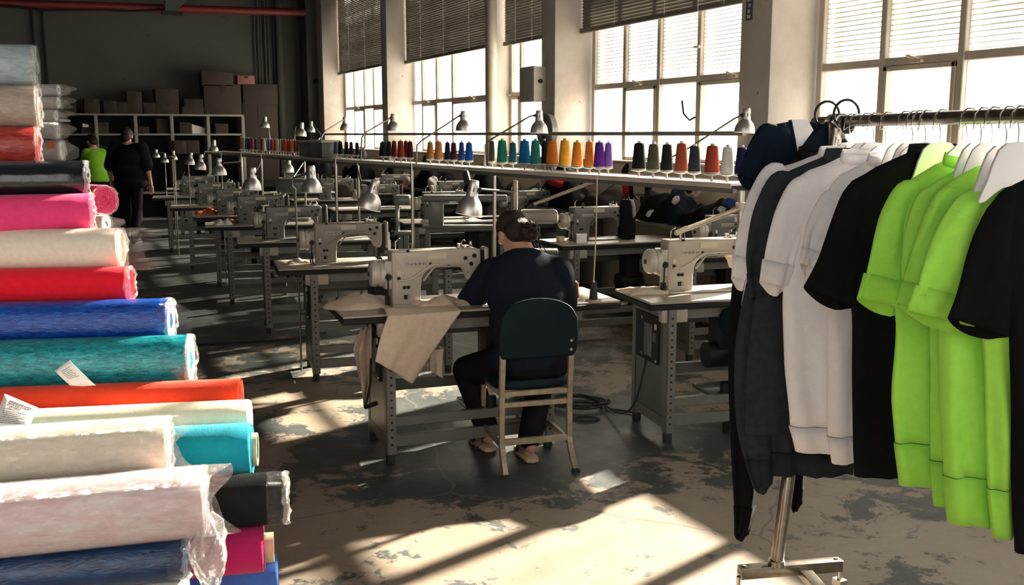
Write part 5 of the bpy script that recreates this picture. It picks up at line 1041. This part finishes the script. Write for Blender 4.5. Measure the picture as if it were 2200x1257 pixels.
garment('sweatshirt', 'white short-sleeved sweatshirt left of the black tee, full rib hem', 3.10, 1862, [(338, 1806), (352, 1776), (370, 1730), (392, 1700), (430, 1690), (520, 1690), (650, 1682), (780, 1686), (915, 1697), (968, 1710)], [(1724, 404, 34), (1694, 470, 34), (1676, 540, 32), (1662, 615, 27)], M_wh, hem=918, b=.024, cuff=True, cm=M_wh2, ph=.2, roll=True)
garment('sweatshirt', 'white sweatshirt directly left of the black tee', 2.98, 1912, [(345, 1864), (358, 1838), (380, 1798), (412, 1778), (480, 1770), (650, 1778), (940, 1780), (994, 1788)], [(1790, 430, 30), (1756, 500, 30), (1734, 575, 21)], M_wh, hem=938, b=.024, cuff=True, cm=M_wh2, ph=2.9)
garment('wide_tee', 'black tee between white and lime garments', DG[2021] + .03, 2003, [(328, 1950), (345, 1912), (365, 1872), (392, 1828), (420, 1812), (500, 1806), (680, 1828), (950, 1829), (1020, 1834)], [(1850, 415, 40), (1826, 500, 46), (1806, 575, 52), (1780, 642, 60)], M_bk, hem=None, b=.024, cuff=None, ph=.9)
tb = [o for o in COL.objects if o.get('label', '').startswith('black tee between')][0]; o0_ = tb.location; dd = DG[2021] + .05
MB().loft([[atD(1948, 333, dd) - o0_, atD(2034, 345, dd) - o0_], [atD(1966, 322, dd + .02) - o0_, atD(2012, 328, dd + .02) - o0_], [atD(1984, 313, dd + .03) - o0_, atD(1990, 313, dd + .03) - o0_]], False, False, False).build('back_neck', M_nv, tb, smooth=0, solid=.003)
garment('sweatshirt', 'leftmost lime green sweatshirt, folded cuff standing clear', DG[2079], 2090, [(346, 2026), (356, 2004), (376, 1972), (398, 1942), (425, 1926), (480, 1915), (560, 1915), (700, 1921), (850, 1912), (972, 1920), (1038, 1930)], [(1952, 412, 34), (1928, 480, 42), (1914, 570, 49), (1896, 656, 54)], M_gr, hem=974, b=.024, cuff=True, cm=M_gr2, ph=1.1, roll=True, folds=.014)
garment('sweatshirt', 'second lime green sweatshirt, mostly a narrow strip', DG[2109], 2138, [(356, 2076), (366, 2054), (385, 2016), (410, 1986), (440, 1974), (560, 1972), (700, 1998), (1020, 2001), (1084, 2006)], [(1996, 424, 30), (1976, 520, 36), (1970, 600, 38), (1976, 672, 34)], M_gr, hem=1018, b=.020, cuff=True, cm=M_gr2, ph=2.3, folds=.010)
garment('sweatshirt', 'third lime green sweatshirt, broad hem hanging low', DG[2133], 2172, [(348, 2120), (358, 2096), (380, 2056), (405, 2026), (440, 2012), (560, 2008), (700, 2017), (1046, 2026), (1120, 2036)], [(2036, 424, 32), (2010, 510, 42), (1994, 590, 48), (1976, 668, 48)], M_gr, hem=1042, b=.022, cuff=True, cm=M_gr2, ph=.1, folds=.016)
garment('sweatshirt', 'fourth lime green sweatshirt, widest rolled cuff and lowest hem', DG[2164], 2226, [(372, 2146), (384, 2124), (408, 2092), (440, 2060), (480, 2048), (600, 2070), (740, 2112), (1074, 2122), (1150, 2130)], [(2094, 440, 44), (2062, 520, 58), (2044, 600, 72), (2022, 690, 78)], M_gr, hem=1076, b=.022, cuff=True, cm=M_gr2, ph=1.9, roll=True, folds=.014)
garment('wide_tee', 'nearest black tee cut off by the picture edge', DG[2190], 2290, [(362, 2222), (382, 2196), (410, 2150), (440, 2130), (520, 2120), (700, 2170), (1000, 2176), (1184, 2180)], [(2164, 450, 42), (2136, 540, 54), (2116, 630, 62), (2092, 705, 68)], M_bk, b=.024, ph=2.6)
for k, (px, lb) in enumerate(((1826, 'hanger of the charcoal sweatshirt, hook beside the clamp'), (1837, 'second white hanger right of the rail clamp'), (1859, 'third white hanger right of the rail clamp'), (1877, 'fourth white hanger right of the rail clamp'), (1904, 'hanger above the second white sweatshirt'), (1942, 'hanger just left of the black tee collar'), (1961, 'first of three hangers in the black tee group'), (1974, 'second of three hangers in the black tee group'), (1989, 'hanger inside the black tee'),
    (2021, 'hanger behind the leftmost lime collar'), (2079, 'hanger of the leftmost lime sweatshirt'), (2109, 'hanger of the second lime sweatshirt'), (2133, 'hanger of the third lime sweatshirt'), (2164, 'hanger of the fourth lime sweatshirt'), (2190, 'rightmost hanger, in the nearest black tee'))):
    d = rail_d(px); z = atD(px, 308 + (6 if k % 3 == 1 else 0), d).z; hanger(px + 2, lb, (-3, 4, -6, 5, 0)[k % 5], zt=z - .03)
for px, lb in ((1742, 'black cable loop on the rail tip'), (1816, 'black cable loop beside the rail clamp')):
    d = 3.52 if px < 1800 else rail_d(px); p = rail_pt(d); t = thing('cable_loop', lb, 'cable', p); MB().tube([RT * (.045 * math.cos(a)) + UP * (.025 + .045 * math.sin(a)) * (1 if math.sin(a) > -.3 else .8) + FW * .01 * math.cos(a) for a in [R(18 * i - 40) for i in range(16)]], .0045, 8).build('loop', M_black, t)

# ------------------------------------------------------------------ rolls of cloth on the left
def fold_noise(a, b_, s): return math.sin(a * 3.1 + s) * .5 + math.sin(a * 7.3 + b_ * 4 + s * 2) * .3 + math.sin(a * 13 + b_ * 9 + s * 3) * .2
def fabric_roll(x, yt, yb, d, phi, m_, lab, film=None, ext=0.0, core=False, L_=1.5, group='rolls of cloth in the pile', film_from=0.0, end_m=None, tilt=0.0, coreout=-.012):
    """x, yt, yb: right-hand end of the roll in the survey; phi: turn away from the picture plane"""
    def unit(py):
        r_, _ = ray(x, py); return r_.normalized()
    u0, u1 = unit(yt), unit(yb); half = u0.angle(u1) / 2; m = (u0 + u1).normalized(); D3 = d / m.dot(FW); c = Vector((0, 0, EYE)) + m * D3; r_ = D3 * math.sin(half)
    t = thing('fabric_roll', lab, 'fabric roll', c, -YAW + R(phi), group); t.rotation_euler = (0, R(tilt), -YAW + R(phi)); s = rnd.uniform(0, 9); N_ = 36; ax = Vector((-1, 0, 0))
    rg = []
    for i in range(25):
        f_ = i / 24; rg.append([(-f_ * L_, r_ * (1 + .012 * math.sin(3 * a + s) + .010 * math.sin(f_ * 14 + s + a)) * math.cos(a), r_ * (1 + .012 * math.sin(2 * a + s)) * math.sin(a)) for a in [2 * PI * k / N_ for k in range(N_)]])
    MB().loft([[(.0, y * .2, z * .2) for _, y, z in rg[0]], [(.002, y * .9, z * .9) for _, y, z in rg[0]], [(0.0, y * .97, z * .97) for _, y, z in rg[0]], [(-.006, y, z) for _, y, z in rg[0]]] + rg[1:]).build('cloth', m_, t, smooth=50)
    q = MB()
    for k in range(60):
        a0, a1 = k * .55, (k + 1) * .55; rr0, rr1 = r_ * (.35 + .6 * k / 60), r_ * (.35 + .6 * (k + 1) / 60); q.bar((.003, rr0 * math.cos(a0), rr0 * math.sin(a0)), (.003, rr1 * math.cos(a1), rr1 * math.sin(a1)), .003, .002, (1, 0, 0))
    q.build('spiral_edge', end_m or m_, t, smooth=0)  # a white end_m paints the bright sunlit rim of the film
    cr = r_ * (.62 if core else .3); MB().lathe([(cr * .86, -.05), (cr * .86, coreout), (cr, coreout), (cr, -.05)], (0, 0, 0), (1, 0, 0), 28, False, False).build('core_tube', M_tube, t)
    if film:
        fr = []; st = 26
        for i in range(st):
            f_ = i / (st - 1); xx = ext - (ext + L_ * .98) * f_
            if film_from and xx < -film_from: break
            ring = []
            for k in range(40):
                a = 2 * PI * k / 40; loose = 1.02 + .02 * max(0, xx / max(ext, .01)); cr_ = (.10 if xx > 0 else .018) * fold_noise(a, xx * 20, s) + (-.12 * (xx / ext) if (xx > 0 and ext) else 0)
                rr = r_ * (loose + .012 + abs(cr_) * .6 * (1 if xx <= 0 else 1) + (cr_ if xx > 0 else 0)); ring.append((xx + (.03 * math.sin(a * 2 + s) + .008 * math.sin(5 * a) if i == 0 and ext > .02 else 0), rr * math.cos(a), rr * math.sin(a)))
            fr.append(ring)
        if not film_from and len(fr) > 4:   # denser crease rings at the open end
            pass
        MB().loft(fr, False, False).build('plastic_film', film, t, smooth=60)
        cp = []
        for i, (h, rr) in enumerate(((-.004, 1.035), (.006, 1.03), (.012, .98), (.010, .92), (.006, .84))):
            cp.append([(h + .006 * fold_noise(2 * PI * k / 40 * 2, rr * 3, s), r_ * rr * (1 + .02 * fold_noise(2 * PI * k / 40, h * 50, s)) * math.cos(2 * PI * k / 40), r_ * rr * (1 + .02 * fold_noise(2 * PI * k / 40, h * 50, s)) * math.sin(2 * PI * k / 40)) for k in range(40)])
        MB().loft(cp, False, False).build('film_end', M_wrape, t, smooth=60)
    return t, r_, c
def C3(n, c, v=.06): return mat(n, c, .9, 0, v, 60, .3, 420, sheen=.1 if max(c) > .05 else 0, spec=.2 if max(c) > .05 else .06)
rb = [
 ((596, 1188, 1292, 2.86), 14, C3('roll_blue', (.06, .16, .55)), 'blue cloth roll at the very bottom right of the pile', {}),
 ((565, 1125, 1230, 2.68), 13, C3('roll_magenta', (.42, .012, .11)), 'magenta cloth roll with wide cardboard core', dict(core=True, coreout=.03)),
 ((612, 1012, 1125, 2.70), 11, C3('roll_black', (.012, .014, .015)), 'black cloth roll with clear plastic over its end', dict(film=M_wrap, ext=.012, film_from=.06)),
 ((540, 908, 1024, 2.784), 10, C3('roll_cyan', (.005, .30, .42)), 'turquoise cloth roll with small core showing', dict(coreout=.018, core=True)),
 ((537, 858, 950, 2.916), 10, C3('roll_cream', (.84, .77, .58)), 'pale yellow cream roll under the orange red roll', {}),
 ((517, 813, 903, 3.04), 9, C3('roll_orange', (.80, .055, .018)), 'long orange red roll in the middle of pile', {}),
 ((408, 718, 827, 3.144), 8.5, mottled('roll_teal', (.003, .11, .14), (.02, .40, .46), 90), 'teal mottled roll in tight plastic', dict(film=M_wrap, ext=.012, film_from=.02, end_m=M_wh)),
 ((365, 640, 735, 3.25), 8, mottled('roll_royal', (.002, .028, .24), (.012, .11, .46), 80), 'royal blue roll in tight plastic', dict(film=M_wrap, ext=.035, film_from=.03, end_m=M_wh)),
 ((278, 572, 652, 3.332), 8, C3('roll_red', (.78, .008, .025)), 'bright red roll under the cream plastic roll', dict(film=M_wrap, ext=.04, film_from=.015)),
 ((259, 490, 580, 3.402), 8, C3('roll_ivory', (.84, .72, .60)), 'ivory roll with plastic bag end sticking out', dict(film=M_wrap, ext=.10)),
 ((196, 415, 497, 3.464), 20, C3('roll_pink', (.74, .045, .17)), 'hot pink roll under the black shiny roll', dict(film=M_wrap, ext=.006, film_from=.02)),
 ((184, 345, 425, 3.53), 20, mat('roll_black_film', (.006, .008, .012), .22, 0, .2, 20, .3, 18, coat=.3), 'shiny black roll wrapped in black plastic', dict(film=M_wrap, ext=.01, film_from=.04)),
 ((80, 272, 357, 3.60), 20, mottled('roll_redmottle', (.26, .02, .02), (.50, .06, .045), 60), 'dark red mottled roll in plastic', dict(film=M_wrap, ext=.02, film_from=.03)),
 ((80, 183, 275, 3.63), 20, mottled('roll_tan', (.28, .21, .16), (.44, .35, .28), 60), 'tan grey roll in crinkled plastic', dict(film=M_wrap, ext=.03)),
 ((70, 97, 185, 3.648), 20, mottled('roll_lightblue', (.22, .33, .38), (.45, .54, .55), 40), 'topmost light blue roll in milky plastic', dict(film=M_wrapm, ext=.02)),
 ((405, 1240, 1335, 2.42), 16, C3('roll_white', (.80, .74, .66)), 'off white roll at the bottom left corner', {}),
 ((398, 1147, 1245, 2.42), 14, mottled('roll_navy', (.006, .022, .07), (.012, .05, .14), 40), 'navy roll with crumpled plastic end', dict(film=M_wrap, ext=.02, film_from=.05)),
 ((438, 1000, 1152, 2.42), 16, mottled('roll_rose', (.82, .52, .54), (.88, .76, .74), 25), 'fat pinkish white roll in milky plastic', dict(film=M_wrapm, ext=.05)),
 ((360, 893, 1015, 2.53), 15, C3('roll_beige', (.84, .73, .57)), 'beige roll in loose clear plastic', dict(film=M_wrapm, ext=.03)),
]
ROLL = {}
for a_, phi, m_, lab, kw in rb: ROLL[lab] = fabric_roll(*a_, phi, m_, lab, **kw)
fabric_roll(222, 398, 464, 3.75, -42, C3('roll_pink2', (.60, .05, .16)), 'pink roll turned end-on behind the hot pink one', film=M_wrap, ext=.006, L_=.9)
fabric_roll(226, 462, 500, 3.72, -10, C3('roll_pale', (.5, .52, .52)), 'pale striped bundle in plastic under the end-on pink roll', film=M_wrapm, ext=.03, L_=.9)
for a_, lab in (((124, 181, 206, 5.2), 'topmost thin clear roll in the far plastic stack'), ((124, 207, 234, 5.2), 'second clear roll in the far plastic stack'), ((119, 235, 262, 5.2), 'third clear roll in the far plastic stack'),
                ((122, 263, 300, 5.2), 'fourth clear roll in the far plastic stack'), ((131, 301, 345, 5.2), 'lowest clear roll in the far plastic stack, orange tag'), ((128, 346, 392, 5.2), 'hidden lowest clear roll behind the black shiny roll')):
    tt, r_, c = fabric_roll(*a_, 4, mottled('roll_clear' + lab[:6], (.42, .42, .42), (.62, .60, .58), 22, .4), lab, film=M_wrapm, ext=.05, L_=1.1, group='clear rolls in the far stack')
    if 'orange' in lab: bx('orange_sticker', M_orange, tt, -.045, -r_ * 1.05, .01, -.01, -r_ * .98, .045)
# stillages that carry the piles, just below the picture
for lab, x, y, z, L2 in (('low timber stillage under the coloured pile', .54, 2.84, .245, 1.6), ('low timber stillage under the nearest rolls', .255, 2.548, .372, 1.6)):
    t = thing('stillage', lab, 'stand', (x, y, 0), -YAW + R(13)); M_wood = mat('raw_timber', (.36, .25, .15), .8, 0, .2, 12)
    for k in range(2): bx('board', M_wood, t, -L2, -.1 + k * .105, z - .03, -.05, -.005 + k * .105, z)
    for k in range(3): bx('bearer', M_wood, t, -L2 + .1 + k * .7, -.1, 0, -L2 + .2 + k * .7, .1, z - .03)
# paper tags tucked between the rolls
def tag_paper(corners, d, lab, lines, rows_=None):
    P_ = [atD(px, py, d + dd) for px, py, dd in corners]; o0_ = P_[0]; t = thing('paper_tag', lab, 'label', o0_); A_, B_, C_, D_ = [p - o0_ for p in P_]; q = MB(); g_ = []
    nn = (B_ - A_).cross(D_ - A_).normalized(); nn = nn if nn.dot(FW) < 0 else -nn
    for j in range(7):
        for i in range(7): u, v = i / 6, j / 6; g_.append(A_.lerp(B_, u).lerp(D_.lerp(C_, u), v) + nn * .003 * math.sin(PI * v))
    q.add(g_, [(j * 7 + i, j * 7 + i + 1, j * 7 + i + 8, j * 7 + i + 7) for j in range(6) for i in range(6)]); q.build('sheet', M_paper, t, smooth=80, solid=.0008)
    rr = random.Random(5)
    for (v, u0, u1, th) in lines:
        q = MB(); u = u0
        while u < u1:
            e = min(u1, u + rr.uniform(.02, .07)); pts = [A_.lerp(B_, a).lerp(D_.lerp(C_, a), b_) + nn * (.0012 + .003 * math.sin(PI * b_)) for a, b_ in ((u, v), (e, v), (e, v + th), (u, v + th))]; q.add(pts, [(0, 1, 2, 3)]); u = e + .012
        q.build('print_line', M_ink, t, smooth=0)
tag_paper([(118, 797, 0), (149, 774, 0), (206, 828, -.012), (155, 832, -.012)], 2.965, 'white printed paper tag on the teal roll', [(.16 + .065 * k, .22, .78 - .08 * (k % 2), .022) for k in range(7)])
tag_paper([(10, 846, .0), (83, 877, -.01), (62, 918, -.09), (-16, 918, -.09)], 2.80, 'white printed paper tag on the orange red roll', [(.12, .2, .85, .07), (.22, .2, .85, .05), (.31, .25, .6, .05)] + [(.42 + .062 * k, .12, .85 - .1 * (k % 3), .022) for k in range(8)])

def crumple(px0, py0, px1, py1, d, lab, seed):
    """loose bunched plastic bag end: a lumpy, creased, open shell"""
    rr = random.Random(seed); a, b = atD(px0, py1, d), atD(px1, py0, d); c = (a + b) / 2; w_, h = (b - a).dot(RT) / 2, (b.z - a.z) / 2; q = MB(); rg = []; n = 40; m = 16
    for j in range(m + 1):
        v = j / m * 2 - 1; ring = []
        for i in range(n):
            t_ = 2 * PI * i / n; e = .75 * math.sqrt(max(.05, 1 - v * v * .9)) + .10 * math.sin(3 * t_ + 5 * v + seed) + .07 * math.sin(7 * t_ - 8 * v) + rr.uniform(-.05, .05)
            ring.append(RT * (w_ * e * math.cos(t_) + w_ * .1 * math.sin(4 * v)) + FW * (.05 * e * math.sin(t_)) + UP * (h * v + h * .08 * math.sin(5 * t_)))
        rg.append(ring)
    q.loft(rg, False, False); o = q.build('plastic_bag', M_wrapc, None, smooth=25); o.location = c; return tag(o, lab, 'plastic film')
crumple(408, 1105, 492, 1262, 2.36, 'crumpled clear plastic bunched beside the navy roll end', 3)
